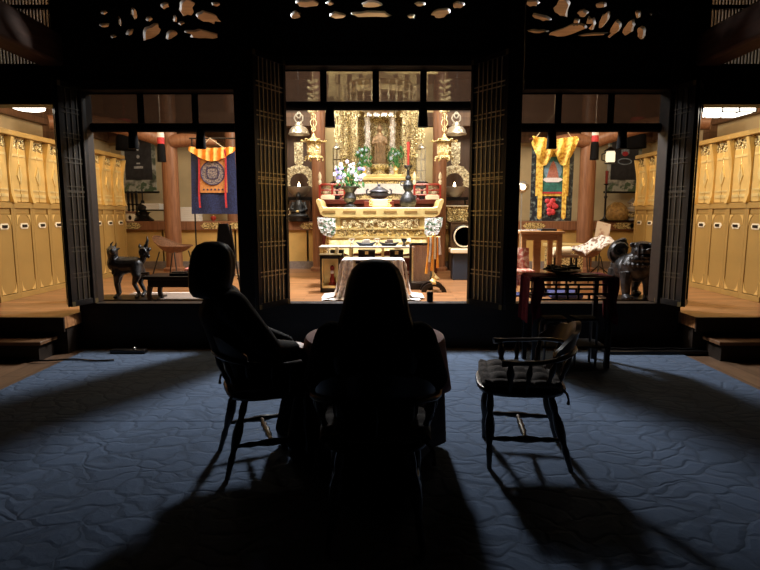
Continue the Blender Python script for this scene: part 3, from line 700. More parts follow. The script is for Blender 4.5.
m = MB(); m.lathe([(.02, .62), (.08, .58), (.30, .46), (.52, .40), (.60, .36), (.56, .34), (.50, .30), (.50, .22), (.0, .22)], (0,0,0), 8); build(m, 'roof', 'gold', cn)
m = MB(); m.tube([(0, 0, .6), (0, 0, 1.1)], .01, 6); build(m, 'chain', 'goldflat', cn)
for k in range(28):
    q = 2*math.pi*k/28; m = MB(); x, y = .57*math.cos(q), .57*math.sin(q); m.tube([(x, y, .34), (x, y, .02)], .004, 5)
    for j in range(9): m.ell((x, y, .32-.034*j), (.013 if j % 3 else .022), 7, 5)
    m.lathe([(.004, .03), (.022, .01), (.028, -.03), (.002, -.03)], (x, y, 0), 8); build(m, 'bell_string', 'goldfine', cn)
m = MB(); m.lathe([(.22, .2), (.25, .1), (.30, .04), (.24, .0), (.2, .03)], (0,0,0), 12, 1, 1)
for k in range(12): q = k*.5236; m.ell((.27*math.cos(q), .27*math.sin(q), .02), (.03, .03, .05), 7, 5)
build(m, 'inner_ring', 'silver', cn)
m = MB()
for k in range(9): m.box(-.9+.2*k+.01, -.9+.2*k+.13, 9.9, 9.93, 3.45, 3.85)
o = build(m, 'carved_valance', 'gold'); tag(o, 'row of gold hanging plates high above the shrine', 'valance')
m = MB(); m.box(-1.0, 1.0, 9.88, 9.96, 3.85, 3.95)
o2 = build(m, 'rail', 'goldflat', o)

# pendants with gold lanterns, ceiling bells, plaques and arched drums, on either side
SIDE = {-1: 'on the side of the violet bouquet', 1: 'on the side of the red candle'}
for sx in (-1, 1):
    px = 314 if sx < 0 else 444
    p = W(px, 158, 9.2)
    L = E('hanging_lantern', (p.x, p.y, p.z), 'gold hanging lantern '+SIDE[sx]+' of the altar', 'lantern', group='gold hanging lanterns beside the altar')
    m = MB(); m.lathe([(.10, .05), (.115, .07), (.115, .24), (.105, .25)], (0,0,0), 6); m.filigree(-.08, .08, .08, .23, -.105, 16, 5, .02, .03, .006); build(m, 'body', 'lanterngold', L, smooth=False)
    m = MB(); m.lathe([(.004, .40), (.03, .36), (.045, .33), (.10, .29), (.19, .27), (.20, .255), (.10, .25)], (0,0,0), 6)
    for k in range(6): m.ell((.195*math.cos(k*1.047), .195*math.sin(k*1.047), .275), (.03, .03, .02), 7, 5)
    build(m, 'roof', 'gold', L, smooth=False)
    m = MB(); m.lathe([(.09, .05), (.14, .03), (.15, .0), (.06, -.01)], (0,0,0), 6)
    for k in range(6): m.tube([(.13*math.cos(k*1.047), .13*math.sin(k*1.047), .01), (.15*math.cos(k*1.047), .15*math.sin(k*1.047), -.05)], [.02, .012], 6)
    build(m, 'foot', 'gold', L, smooth=False)
    m = MB(); m.tube([(0,0,.38), (0,0,4.2-p.z)], .008, 6)
    for z, r in ((.46, .03), (.56, .05), (.66, .035)): m.tube([(r*math.cos(k*.7), 0, z+r*1.3*math.sin(k*.7)) for k in range(10)], .009, 6)
    for z in (.74, .80, .86, .92, 1.0, 1.1, 1.2): m.ell((-.05, 0, z), (.05, .012, .03), 8, 5, Euler((0, .5, 0)).to_matrix()); m.ell((.05, 0, z+.02), (.05, .012, .03), 8, 5, Euler((0, -.5, 0)).to_matrix())
    build(m, 'leaf_chain', 'goldfine', L)
    px = 299 if sx < 0 else 456
    p = W(px, 133.5, 9.5)
    b = E('ceiling_bell', (p.x, p.y, p.z), 'domed silver bell hung '+SIDE[sx]+' of the altar', 'bell', group='domed bells beside the altar')
    m = MB(); m.lathe([(.155, -.015), (.165, .0), (.155, .05), (.12, .10), (.06, .125), (.02, .13)], (0,0,0), 28); m.lathe([(.17, -.02), (.18, -.012), (.17, .005), (.155, .0)], (0,0,0), 28); build(m, 'dome', 'silver', b)
    m = MB(); m.lathe([(.05, .12), (.07, .14), (.05, .17), (.03, .19)], (0,0,0), 14)
    m.tube([(.075*math.cos(k*.45)*(1 if k % 2 else .92), 0, .25+.075*math.sin(k*.45)) for k in range(15)], .013, 6); m.tube([(.035*math.cos(k*.7), 0, .30+.05*math.sin(k*.7)) for k in range(10)], .012, 6)
    build(m, 'crown', 'silver', b)
    m = MB(); m.tube([(0,0,.3), (0,0,4.2-p.z)], .006, 6); build(m, 'cord', 'black', b)
    # plaque
    p = W(299 if sx < 0 else 455.5, 165, 10.9)
    q = E('carved_plaque', (p.x, p.y, p.z), 'narrow carved hanging plaque above the arch '+SIDE[sx], 'plaque', group='carved plaques above the drum frames')
    m = MB(); m.prism([(-.085, .04), (-.05, .0), (.05, .0), (.085, .04), (.085, .43), (-.085, .43)], -.012, .012); m.filigree(-.06, .06, .04, .4, -.018, 22, 6, .02, .035, .009); build(m, 'board', 'goldpale', q)
    m = MB(); m.tube([(0,0,.43), (0,0,4.2-p.z)], .006, 6); build(m, 'cord', 'black', q)
    # arched frame with a bowl bell in it
    px = 299.5 if sx < 0 else 454; p = W(px, 190, 10.85)
    A = E('arched_frame', (p.x, 10.85, 1.31), 'carved gilt arch framing a bowl bell '+SIDE[sx], 'arch frame', group='arched frames on the back platform')
    z0 = p.z-1.31; m = MB(); n = 26
    ring = lambda r, k: (r*math.cos(math.pi*(-.10+1.2*k/(n-1))), z0+.14+r*1.0*math.sin(math.pi*(-.10+1.2*k/(n-1))))
    m.prism([ring(.335, k) for k in range(n)]+[ring(.185, k) for k in range(n-1, -1, -1)], -.03, .03)
    rnd = random.Random(3)
    for k in range(64):
        t = rnd.uniform(-.08, 1.08)*math.pi; r = rnd.uniform(.205, .325); m.curl((r*math.cos(t), -.035, z0+.14+r*math.sin(t)), rnd.uniform(.025, .045), 1.3, .011, 'xz', rnd.choice((1, -1)), rnd.uniform(0, 6), 11)
    build(m, 'arch', 'goldpale', A, smooth=False)
    m = MB(); m.lathe([(.08, z0-.14), (.13, z0-.10), (.20, z0-.02), (.215, z0+.05), (.20, z0+.055), (.16, z0-.02), (.0, z0-.05)], (0, -.05, 0), 26); build(m, 'bowl_bell', 'bowlgrey', A)
    m = MB(); m.lathe([(.02, z0-.02), (.028, z0+.06), (.022, z0+.10), (.004, z0+.15)], (0, -.06, 0), 12); build(m, 'candle_light', 'glow', A)
    m = MB(); m.box(-.26, .26, -.12, .12, z0-.20, z0-.14)
    for x in (-.22, .22): m.tube([(x, 0, z0-.2), (x*1.05, 0, .3), (x*1.25, 0, 0)], [.025, .02, .03], 8)
    build(m, 'stand', 'black', A)

# gold offering table in front of the altar
g = E('offering_table', (0, 8.72, FZ), 'wide carved gold offering table with upturned ends before the altar', 'table')
T = 1.15
m = MB(); pts = [(-1.0, T+.09), (-.99, T+.13), (-.95, T+.135), (-.92, T+.10), (-.90, T+.02), (-.86, T)]
prof = pts+[(-x, z) for x, z in pts[::-1]]+[(.93, T-.11), (.86, T-.15), (-.86, T-.15), (-.93, T-.11)]
m.prism(prof, -.05, .62); build(m, 'table_top', 'goldflat', g, bevel=.008)
m = MB()
for k in range(6):
    x = -.80+.32*k; m.box(x-.10, x+.10, -.058, -.048, T-.085, T-.05)
build(m, 'inlay', 'inlaybrown', g, smooth=False)
m = MB(); m.box(-.82, .82, 0, .58, T-.60, T-.15); build(m, 'apron', 'goldflat', g)
m = MB(); m.box(-.62, .62, -.02, .0, T-.30, T-.18); build(m, 'frieze_ground', 'inlaybrown', g)
m = MB(); m.filigree(-.60, .60, T-.29, T-.19, -.03, 90, 21, .022, .04, .008); build(m, 'upper_frieze', 'goldfine', g)
m = MB(); m.filigree(-.66, .66, T-.43, T-.35, -.015, 90, 22, .022, .038, .008)
for k in range(11): m.ell((-.6+.12*k, -.02, T-.32), (.035, .02, .03), 8, 6)
build(m, 'lower_frieze', 'gold', g)
for z in (T-.33, T-.46): m = MB(); m.box(-.84, .84, -.035, .0, z-.012, z+.012); build(m, 'moulding', 'goldflat', g)
for sx in (-1, 1):
    m = MB(); m.prism([(sx*.70, T-.17), (sx*.985, T-.15), (sx*.97, T-.30), (sx*.90, T-.42), (sx*.76, T-.47), (sx*.70, T-.40)], -.05, .03)
    m.filigree(min(sx*.73, sx*.93), max(sx*.73, sx*.93), T-.40, T-.2, -.055, 34, 5+sx, .022, .04, .009); build(m, 'corner_bracket', 'bracket', g, smooth=False)
    for y in (.04, .54):
        m = MB(); m.tube([(sx*.80, y, T-.45), (sx*.84, y, .45), (sx*.78, y, .2), (sx*.86, y, .05), (sx*.93, y, 0)], [.055, .05, .04, .05, .04], 8); build(m, 'leg', 'gold', g)
# bright brocade hung over its front
m = MB()
def drape(u, v):
    x = -.80+1.28*u; drop = (.05+.24*v)
    zz = T-.46-drop*(1 if u < .62 else 1-.75*(u-.62)/.38) + (.06*abs(math.sin(u*math.pi*4)) if v > .95 else 0)
    return (x, 8.66-.03*v-.012*math.sin(u*46), FZ+zz)
m.sheet(drape, 70, 8, .006); o = build(m, 'brocade_cloth', 'goldcloth'); tag(o, 'bright gold brocade cloth hung across the front of the gold table', 'cloth')
m = MB(); m.sheet(lambda u, v: (.18+.55*u, 8.66-.02*v-.01*math.sin(u*30), FZ+T-.50-(.26*(1-.35*u))*v), 30, 6, .006); o = build(m, 'brocade_cloth', 'goldcloth'); tag(o, 'small gold brocade panel hung beside the wooden glass case', 'cloth')

# things on the gold table
TZ = FZ+T
def turned(name, prof, mat, p, label, cat, seg=24):
    o = build(MB().lathe(prof, (0,0,0), seg), name, mat, loc=p); return tag(o, label, cat)
def flower_head(m, c, r, rnd, kind=0):
    for k in range(6):
        q = k*1.047+rnd.random(); m.ell((c[0]+r*.6*math.cos(q), c[1]-r*.2, c[2]+r*.6*math.sin(q)), (r*.5, r*.28, r*.5), 6, 4)
    m.ell((c[0], c[1]-r*.4, c[2]), r*.3, 6, 4)
vx = W(350, 205, 8.95).x
v = E('flower_vase', (vx, 8.95, TZ), 'dark bronze pedestal vase holding the violet and white bouquet', 'vase')
build(MB().lathe([(.10, 0), (.105, .02), (.06, .05), (.05, .07), (.085, .10), (.105, .15), (.09, .20), (.07, .24), (.11, .30), (.16, .33), (.155, .335), (.10, .31), (.0, .28)], (0,0,0), 24), 'body', 'bronze', v)
fb = E('bouquet', (vx, 8.95, TZ+.30), 'loose bouquet of violet and white flowers in the dark bronze vase', 'flowers')
rnd = random.Random(11); st = MB(); heads = []
for k in range(40):
    q = rnd.uniform(-1, 1); hx, hz, hy = q*.24*(1 if k % 3 else .8), rnd.uniform(.10, .52-.20*abs(q)), rnd.uniform(-.13, .1)
    st.tube([(0, 0, -.02), (hx*.4, hy*.4, hz*.6), (hx, hy, hz)], .004, 5); heads.append((hx, hy, hz))
build(st, 'stems', 'leaf', fb)
for i, h in enumerate(heads):
    m = MB(); flower_head(m, h, rnd.uniform(.022, .036), rnd); build(m, 'blossom', ('violet', 'whitepetal', 'whitepetal', 'palelilac')[i % 4], fb)
m = MB()
for k in range(46):
    x, z, y = rnd.uniform(-.22, .24), rnd.uniform(.02, .34), rnd.uniform(-.12, .1)
    m.ell((x, y, z), (.012, .008, .05), 6, 4, Euler((rnd.uniform(-.6, .6), rnd.uniform(-.9, .9), 0)).to_matrix())
build(m, 'leaves', 'leaf', fb)
for px, l in ((364, 'small green and violet spray in a gold vase beside the statue, toward the violet bouquet'), (396, 'small leafy green spray in a gold vase beside the statue, toward the red candle')):
    x = W(px, 165, 10.26).x; q = E('altar_spray', (x, 10.36, 2.17), l, 'flowers')
    build(MB().lathe([(.05, 0), (.03, .03), (.05, .08), (.035, .13), (.05, .16), (.0, .15)], (0,0,0), 16), 'vase', 'goldflat', q)
    m = MB(); rnd = random.Random(px)
    for k in range(60):
        c = Vector((rnd.uniform(-.15, .15), rnd.uniform(-.08, .08), rnd.uniform(.15, .50))); c.x *= 1-.8*abs(c.z-.33)
        m.ell(c, (.014, .009, .045), 6, 4, Euler((rnd.uniform(-.6, .6), rnd.uniform(-1, 1), 0)).to_matrix())
    for k in range(7): m.tube([(0, 0, .12), (rnd.uniform(-.12, .12), 0, .44)], .004, 5)
    build(m, 'foliage', 'leaf', q)
    m = MB(); rnd = random.Random(px+1)
    for k in range(7): flower_head(m, (rnd.uniform(-.12, .12), -.05, rnd.uniform(.2, .46)), .025, rnd)
    build(m, 'blossoms', 'skypetal', q)
st = build(MB().box(-.24, .24, -.14, .14, 0, .10), 'incense_stand', 'maroon', loc=(W(379, 200, 9.05).x, 9.05, TZ), bevel=.008); tag(st, 'low maroon stand under the grey lidded incense burner', 'stand')
ib = E('incense_burner', (W(379, 200, 9.05).x, 9.05, TZ+.10), 'grey bronze lidded incense burner on its low maroon stand', 'incense burner')
m = MB(); m.lathe([(.05, 0), (.06, .015), (.04, .035), (.11, .06), (.15, .09), (.155, .13), (.14, .15), (.17, .16), (.0, .155)], (0,0,0), 26)
for sx in (-1, 1): m.tube([(sx*.15, 0, .10), (sx*.20, 0, .13), (sx*.20, 0, .18), (sx*.17, 0, .20)], .014, 8)
build(m, 'bowl', 'iron', ib)
m = MB(); m.lathe([(.16, .155), (.15, .175), (.11, .20), (.05, .235), (.02, .245)], (0,0,0), 26); m.ell((0, 0, .265), (.025, .02, .025), 8, 6); m.tube([(-.02, 0, .28), (-.03, 0, .30), (-.015, 0, .31)], .008, 6); build(m, 'lid', 'iron', ib)
pl = E('name_plate', (W(380, 206, 8.8).x, 8.78, TZ), 'small pale gold plaque with scrolled ends standing on the gold table', 'plaque')
m = MB(); m.box(-.13, .13, 0, .02, .02, .13); build(m, 'board', 'goldpaleflat', pl, bevel=.008)
m = MB()
for sx in (-1, 1):
    m.curl((sx*.145, .0, .10), .03, 1.2, .012, 'xz', sx); m.curl((sx*.145, .0, .045), .03, 1.2, .012, 'xz', -sx)
m.box(-.12, .12, 0, .03, 0, .02); build(m, 'scroll_frame', 'goldflat', pl)
cs = E('candlestick', (W(408, 207, 8.95).x, 8.95, TZ), 'tall dark bulbous candlestick on the gold table under the red candle', 'candlestick')
build(MB().lathe([(.10, 0), (.11, .03), (.13, .06), (.135, .11), (.11, .18), (.06, .24), (.05, .26), (.08, .30), (.085, .36), (.05, .41), (.03, .44), (.05, .46), (.045, .49), (.025, .51), (.022, .60), (.07, .655), (.068, .665), (.0, .65)], (0,0,0), 26), 'stem', 'bronze', cs)
m = MB(); m.curl((-.09, -.03, .37), .05, 1.2, .012); m.curl((.08, -.03, .15), .05, 1.2, .012); build(m, 'dragon_relief', 'iron', cs)
c = E('candle', (W(408, 207, 8.95).x, 8.95, TZ+.652), 'tall red candle standing in the dark bulbous candlestick', 'candle'); build(MB().lathe([(.016, 0), (.02, .2), (.028, .38), (.0, .385)], (0,0,0), 14), 'wax', 'redcandle', c); build(MB().tube([(0,0,.38), (.003, 0, .41)], .003, 6), 'wick', 'black', c)
# glass lantern towers on the altar
for px, l, w in ((337, 'wire-framed glass lantern tower on the altar behind the violet bouquet', .075), (421, 'tall glass lantern tower on the altar beside the red candle', .085)):
    q = E('glass_lantern', (W(px, 170, 10.0).x, 10.0, 1.70), l, 'lantern'); m = MB()
    m.lathe([(.10, 0), (.11, .03), (.07, .06), (.07, .16), (.10, .20), (.12, .30), (.13, .31), (.09, .33)], (0,0,0), 6); build(m, 'base', 'bronze' if px < 380 else 'iron', q, smooth=False)
    m = MB()
    for k in range(6): x, y = w*math.cos(k*1.047+.5), w*math.sin(k*1.047+.5); m.tube([(x, y, .33), (x, y, .90)], .006, 6)
    for z in (.33, .52, .71, .90): m.tube([(w*math.cos(k*1.047+.5), w*math.sin(k*1.047+.5), z) for k in range(7)], .006, 6)
    build(m, 'wire_frame', 'brassdark' if px < 380 else 'silver', q)
    build(MB().lathe([(w*.9, .34), (w*.9, .89)], (0,0,0), 12), 'glass', 'glass', q)
    build(MB().lathe([(w, .90), (w*.9, .93), (.02, .97), (.02, 1.0), (.002, 1.01)], (0,0,0), 12), 'cap', 'silver', q)
# offerings behind the railings: small red stands with cream cakes
OFF = [(326, 'cream offering cake on red stand behind the rail, outermost on the bouquet side'), (333, 'cream offering cake on red stand behind the rail, middle on the bouquet side'), (341, 'cream offering cake on red stand behind the rail, innermost on the bouquet side'),
       (418, 'cream offering cake on red stand behind the rail, innermost on the candle side'), (426, 'cream offering cake on red stand behind the rail, middle on the candle side'), (434, 'cream offering cake on red stand behind the rail, outermost on the candle side')]
for px, l in OFF:
    q = E('offering_stand', (W(px, 195, 9.86).x, 9.87, 1.70), l, 'offering', group='offering stands behind the red rail')
    build(MB().lathe([(.045, 0), (.03, .02), (.02, .06), (.06, .08), (.065, .09), (.0, .09)], (0,0,0), 16), 'stand', 'redlac', q)
    build(MB().lathe([(.05, .09), (.055, .11), (.055, .15), (.04, .17), (.042, .2), (.0, .21)], (0,0,0), 16), 'cake', 'cream', q)
for px, l in ((323, 'white tiered tray at the altar edge on the bouquet side'), (435, 'white tiered tray at the altar edge on the candle side')):
    q = build(MB().box(-.12, .12, -.05, .04, 0, .07).box(-.10, .10, -.045, .03, .07, .085), 'offering_tray', 'cream', loc=(W(px+(5 if px < 380 else -3), 197, 9.80).x, 9.775, 1.70), bevel=.006); tag(q, l, 'tray')

# lower black table in front, with boxes and trays
t = E('ritual_table', (W(367, 246, 8.1).x, 8.05, FZ), 'low black ritual table with gold legs and two open shelves', 'table'); w = .68; h = .59
build(MB().box(-w, w, -.22, .22, h-.025, h), 'table_top', 'silveredge', t, bevel=.004)
build(MB().box(-w+.03, w-.03, -.20, .20, .40, .425), 'shelf', 'maroon', t); build(MB().box(-w+.03, w-.03, -.20, .20, .18, .2), 'shelf', 'maroon', t)
for x in (-w+.03, -w*.34, w*.34, w-.03):
    for y in (-.2, .2): build(MB().box(x-.018, x+.018, y-.015, y+.015, 0, h-.025), 'leg', 'goldflat', t)
tx = t.location.x; tz = FZ+h
BX = [(-.43, .425, .19, 'black lacquer box on the ritual table shelf, nearest the small black shrine box'), (.0, .425, .24, 'black lacquer box on the middle of the ritual table shelf'), (.43, .425, .19, 'black lacquer box on the ritual table shelf, nearest the wooden glass case')]
for x, z, w2, l in BX:
    q = E('lacquer_box', (tx+x, 7.98, FZ+z), l, 'box', group='lacquer boxes on the ritual table shelf')
    build(MB().box(-w2/2, w2/2, -.1, .1, 0, .085), 'body', 'black', q, bevel=.006); build(MB().box(-w2/2-.005, w2/2+.005, -.105, .105, .085, .11), 'lid', 'black', q, bevel=.008)
    build(MB().cbox((0, -.103, .075), (.05, .008, .05)), 'clasp', 'goldflat', q)
for px, l, c in ((366, 'dark blue boat-shaped tray on the ritual table before the plaque', 'darkblue'), (389, 'black boat-shaped tray on the ritual table toward the glass case', 'black')):
    q = E('ritual_tray', (W(px, 244, 8.0).x, 8.0, tz), l, 'tray'); m = MB()
    m.prism([(-.15, .06), (-.09, 0), (.09, 0), (.15, .06), (.05, .04), (-.05, .04)], -.08, .08); build(m, 'tray', c, q, bevel=.004)
    m = MB(); m.cbox((0, 0, .055), (.12, .1, .03)); m.cbox((.01, -.01, .08), (.09, .08, .022)); build(m, 'folded_book', 'paper' if px < 380 else 'greymat', q)
for px, l in ((377, 'small silver cup on a pin stand between the two boat-shaped trays'), (352, 'small silver cup on the ritual table beside the dark blue tray'), (404, 'small dark goblet on the ritual table beside the black tray')):
    q = turned('ritual_cup', [(.035, 0), (.03, .01), (.012, .03), (.012, .05), (.04, .08), (.045, .11), (.0, .09)], 'silver' if px != 404 else 'bronze', (W(px, 244, 7.95).x, 7.92, tz), l, 'cup')
# wooden glass case at the table's end
q = E('glass_case', (W(421, 260, 7.75).x, 7.75, FZ), 'wooden framed glass case standing beside the ritual table', 'display case'); m = MB()
for x in (-.15, .15):
    for y in (-.12, .12): m.box(x-.011, x+.011, y-.011, y+.011, 0, .64)
for z in (.01, .63):
    for y in (-.12, .12): m.box(-.15, .15, y-.011, y+.011, z-.011, z+.011)
    for x in (-.15, .15): m.box(x-.011, x+.011, -.12, .12, z-.011, z+.011)
build(m, 'frame', 'black', q, smooth=False); build(MB().box(-.14, .14, .10, .115, .02, .62), 'back_board', 'post', q); build(MB().box(-.15, .15, -.12, .12, 0, .09), 'plinth', 'black', q); build(MB().box(-.14, .14, -.12, -.117, .09, .62), 'pane', 'glass', q)
# small shrine box, open fronted
q = E('shrine_box', (W(331, 290, 7.45).x, 7.45, FZ), 'small black open-fronted shrine box with gold lining on the floor', 'shrine box'); m = MB(); H = .50; w = .135
m.box(-w, -w+.03, -.11, .11, 0, H); m.box(w-.03, w, -.11, .11, 0, H); m.box(-w, w, -.11, .11, 0, .06); m.box(-w, w, -.11, .11, H-.045, H); build(m, 'case', 'black', q, bevel=.006)
build(MB().box(-w+.03, w-.03, .08, .10, .06, H-.045), 'back_lining', 'goldflat', q); m = MB()
for x in (-w+.032, w-.032): m.box(x-.006, x+.006, -.112, .08, .06, H-.045)
m.box(-w+.03, w-.03, -.112, .08, .06, .09); build(m, 'gold_trim', 'goldflat', q)
m = MB(); m.lathe([(.05, .09), (.05, .11), (.03, .13), (.035, .17), (.02, .21), (.022, .24), (.0, .26)], (.02, 0, 0), 12); m.ell((.02, 0, .32), (.03, .025, .04)); build(m, 'figurine', 'redcandle', q)
m = MB(); m.ell((.02, -.01, .265), (.028, .02, .025)); build(m, 'collar', 'white', q)
m = MB(); m.box(-.15, .15, -.125, .125, H, H+.012); build(m, 'cornice', 'brassdark', q)
for px, l, mt in ((329, 'short clear glass tumbler on top of the small black shrine box', 'glass'), (337, 'small pale cup on top of the small black shrine box', 'cream')):
    turned('tumbler', [(.022, 0), (.028, .10), (.025, .10), (.02, .01), (.0, .01)], mt, (W(px, 250, 7.45).x, 7.43, FZ+H+.012), l, 'tumbler', 16)
# draped low table in front
tb = E('draped_table', (W(373, 280, 6.85).x, 6.95, FZ), 'low prayer table under white lace and olive brocade near the sill', 'table')
m = MB(); m.box(-.345, .345, -.16, .16, .44, .47); build(m, 'table_top', 'black', tb)
for x in (-.31, .31):
    for y in (-.13, .13): build(MB().box(x-.02, x+.02, y-.02, y+.02, 0, .44), 'leg', 'black', tb)
m = MB(); m.sheet(lambda u, v: (-.32+.64*u, -.165-.012*math.sin(u*22)-.02*v, .475-.46*v), 50, 6, .005); build(m, 'brocade_front', 'olive', tb)
lc = E('lace_cloth', (tb.location.x, 6.95, FZ), 'white lace cloth over the low table, spilling down both ends to the floor', 'cloth')
m = MB()
def lacef(u, v):
    # u across the table and down both ends, v front to back
    s = (u-.5)*2*1.02; a = abs(s); sg = 1 if s > 0 else -1; y = -.19+.37*v
    s *= 1; o_ = .065
    if a < .42: x, z = s*.85, .485
    elif a < .50: k = (a-.42)/.08; x, z = sg*(.42-o_+.05*math.sin(k*1.57)), .485-.05*(1-math.cos(k*1.57))
    elif a < .88: k = (a-.50)/.38; x, z = sg*(.47-o_+.03*k+.05*k*k+.012*math.sin(v*20+k*5)), .435-.40*k
    else: k = (a-.88)/.14; x, z = sg*(.55-o_+.15*k), .035-.02*k+.008*math.sin(v*16)
    return (x, y-.02*math.sin(u*30)*(a > .5)-.05*(a > .88), z)
m.sheet(lacef, 90, 14, .006, (0, 0, -1)); build(m, 'cloth', 'lace', lc)
for sx in (-1, 1):
    m = MB(); m.sheet(lambda u, v: (sx*(.24+.13*u+.09*v*v), -.20-.03*math.sin(u*9)-.03*v, .48-.465*v), 14, 12, .006); build(m, 'hanging_fold', 'lace' if sx < 0 else 'white', lc)
m = MB(); m.sheet(lambda u, v: (-.62+1.2*u, -.36+.22*v, .012+.012*math.sin(u*26+v*4)**2), 60, 8, .006, (0, 0, 1)); o = build(m, 'floor_cloth', 'white', loc=(tb.location.x, 6.95, FZ)); tag(o, 'crumpled white cloth spread on the floor before the lace table', 'cloth')
# ribbon stand with black arched feet
q = E('ribbon_stand', (W(433, 285, 7.5).x, 7.5, FZ), 'gold pole stand with orange and white ribbons on black arched feet', 'stand')
m = MB(); m.tube([(0, 0, .08), (0, 0, .74)], .012, 8); m.tube([(-.09, 0, .74), (.09, 0, .74)], .010, 8); m.ell((0, 0, .76), .025); build(m, 'pole', 'goldflat', q)
for k, (rz, y) in enumerate(((.2, -.12), (-.25, .10))):
    m = MB(); n = 13; arc = lambda r, j: (r*math.cos(math.pi*j/(n-1)), r*.75*math.sin(math.pi*j/(n-1)))
    m.prism([arc(.17, j) for j in range(n)]+[arc(.105, j) for j in range(n-1, -1, -1)], y-.03, y+.03); build(m, 'arched_foot', 'black', q)
m = MB(); m.beam((0, -.16, .125), (0, .14, .125), .05, .03); m.lathe([(.05, .14), (.02, .17), (.02, .2)], (0,0,0), 12); build(m, 'base', 'goldflat', q)
for i, x in enumerate((-.07, -.04, -.012, .02, .05, .075)):
    m = MB(); mt = ('orange', 'white', 'orange', 'cream', 'orange', 'white')[i]; L = (.50, .34, .46, .30, .42, .24)[i]
    m.tube([(x, -.02, .74), (x*1.1, -.03, .74-L*.5), (x*1.3-.01, -.03, .74-L)], [.010, .013, .02], 7); build(m, 'ribbon', mt, q)
# small bowl-lamp stand & drum at the pedestal, cup on the sill
q = build(MB().lathe([(.032, 0), (.036, .02), (.036, .10), (.03, .115), (.0, .11)], (0,0,0), 18), 'canister', 'black', loc=(W(430, 300, 5.96).x, 5.97, SILL)); tag(q, 'small black canister standing on the sill of the altar bay', 'canister')
p = W(461, 262, 8.9)
q = E('pedestal', (p.x, 8.9, FZ), 'dark blue pedestal with cream top beside the lattice door', 'pedestal'); build(MB().box(-.15, .15, -.15, .15, 0, .43), 'body', 'darkblue', q, bevel=.01); build(MB().box(-.19, .19, -.19, .19, .43, .50), 'top_board', 'cream', q, bevel=.01)
q = E('round_drum', (p.x+.03, 8.9, FZ+.50), 'round dark drum with pale rim standing on the dark blue pedestal', 'drum'); old = Matrix.Rotation(R(90), 4, 'X')
m = MB(); m.M = Matrix.Translation((0, 0, .19)) @ old; m.lathe([(.0, -.1), (.15, -.1), (.185, -.06), (.185, .06), (.15, .1), (.0, .1)], (0,0,0), 28); build(m, 'shell', 'black', q)
m = MB(); m.M = Matrix.Translation((0, 0, .19)) @ old; m.lathe([(.16, .085), (.172, .09), (.168, .11), (.152, .11), (.15, .1)], (0,0,0), 28); build(m, 'rim', 'cream', q)

# ================================================================== SIDE BAYS
# --- hanging ink scrolls on the back wall
def ink_scroll(px, label, kind):
    p = W(px, 192, 11.7); s = E('hanging_scroll', (p.x, 11.85, p.z), label, 'scroll', rz=R(7 if kind else -7), group='dark ink scrolls on the back wall')
    w, h = .38, 1.55
    build(MB().box(-w, w, 0, .008, 0, h), 'mount', 'inkbord', s, smooth=False)
    build(MB().box(-w+.08, w-.08, -.006, 0, .26, h), 'picture_ground', 'inkgrey', s, smooth=False)
    m = MB()
    if kind == 0:
        m.prism([(-.05, 1.02), (0, 1.22), (.05, 1.02), (.02, .86), (-.02, .86)], -.010, -.006); m.ell((.0, -.008, .74), (.035, .003, .04), 10, 6); m.cbox((0, -.008, .52), (.20, .004, .05)); m.cbox((.0, -.008, .60), (.08, .004, .03)); m.ell((-.16, -.008, 1.3), (.10, .003, .09), 12, 6)
    else:
        m.prism([(-.09, .80), (-.07, 1.20), (0, 1.34), (.07, 1.20), (.09, .80), (.04, .76), (-.04, .76)], -.008, -.006); m.ell((0, -.009, 1.26), (.05, .004, .06), 12, 6); m.tube([(.15*math.cos(k*.42), -.009, .64+.06*math.sin(k*.42)) for k in range(16)], .012, 5)
    build(m, 'ink_drawing', 'inkfig' if kind == 0 else 'inkblue', s, smooth=False)
    if kind: m = MB(); m.ell((0, -.012, .80), (.07, .004, .05), 12, 6); build(m, 'red_mark', 'redsilk', s)
    m = MB(); m.prism([(-w, .02), (-w+.12, .20), (-.05, .12), (.08, .22), (w-.05, .10), (w, .22), (w, .02)], -.006, -.001); build(m, 'wave_border', 'inkwave', s, smooth=False)
    m = MB(); m.tube([(-w-.05, 0, 0), (w+.05, 0, 0)], .022, 10); m.tube([(-w-.02, 0, h), (w+.02, 0, h)], .015, 10); build(m, 'roller', 'black', s)
    m = MB(); m.tube([(-w*.6, 0, h), (0, 0, h+.2), (w*.6, 0, h)], .006, 6); m.tube([(0, 0, h+.2), (0, 0, h+.5)], .006, 6); build(m, 'cord', 'black', s)
ink_scroll(137, 'dark ink scroll with white calligraphy on the wall behind the horned beast', 0)
ink_scroll(626, 'dark ink scroll with pale blue figure on the wall behind the lion', 1)

# --- blue banner with a round mandala on a pole stand
def disc(m, c, r, y0, y1, n=32): m.prism([(c[0]+r*math.cos(2*math.pi*k/n), c[1]+r*math.sin(2*math.pi*k/n)) for k in range(n)], y0, y1)
p = W(215.5, 214, 9.0)
ps = E('banner_stand', (p.x, 9.04, FZ), 'thin black pole stand holding up the blue banner', 'stand')
m = MB(); x = W(193.5, 200, 9.0).x-p.x; zt = W(193, 138, 9.0).z-FZ
m.tube([(x, 0, 0), (x, 0, zt)], .012, 8); m.tube([(x+.72, 0, 0), (x+.72, 0, zt)], .012, 8); build(m, 'poles', 'black', ps)
build(MB().tube([(x-.04, 0, zt), (x+.76, 0, zt)], .012, 8), 'crossbar', 'black', ps)
for xx in (x, x+.72): build(MB().tube([(xx, -.22, .012), (xx, 0, .05), (xx, .22, .012)], .012, 8), 'foot', 'black', ps)
b = E('blue_banner', (p.x, 8.98, p.z), 'navy brocade banner with orange mandala picture and orange silk cover', 'banner')
w, H = .33, 1.02
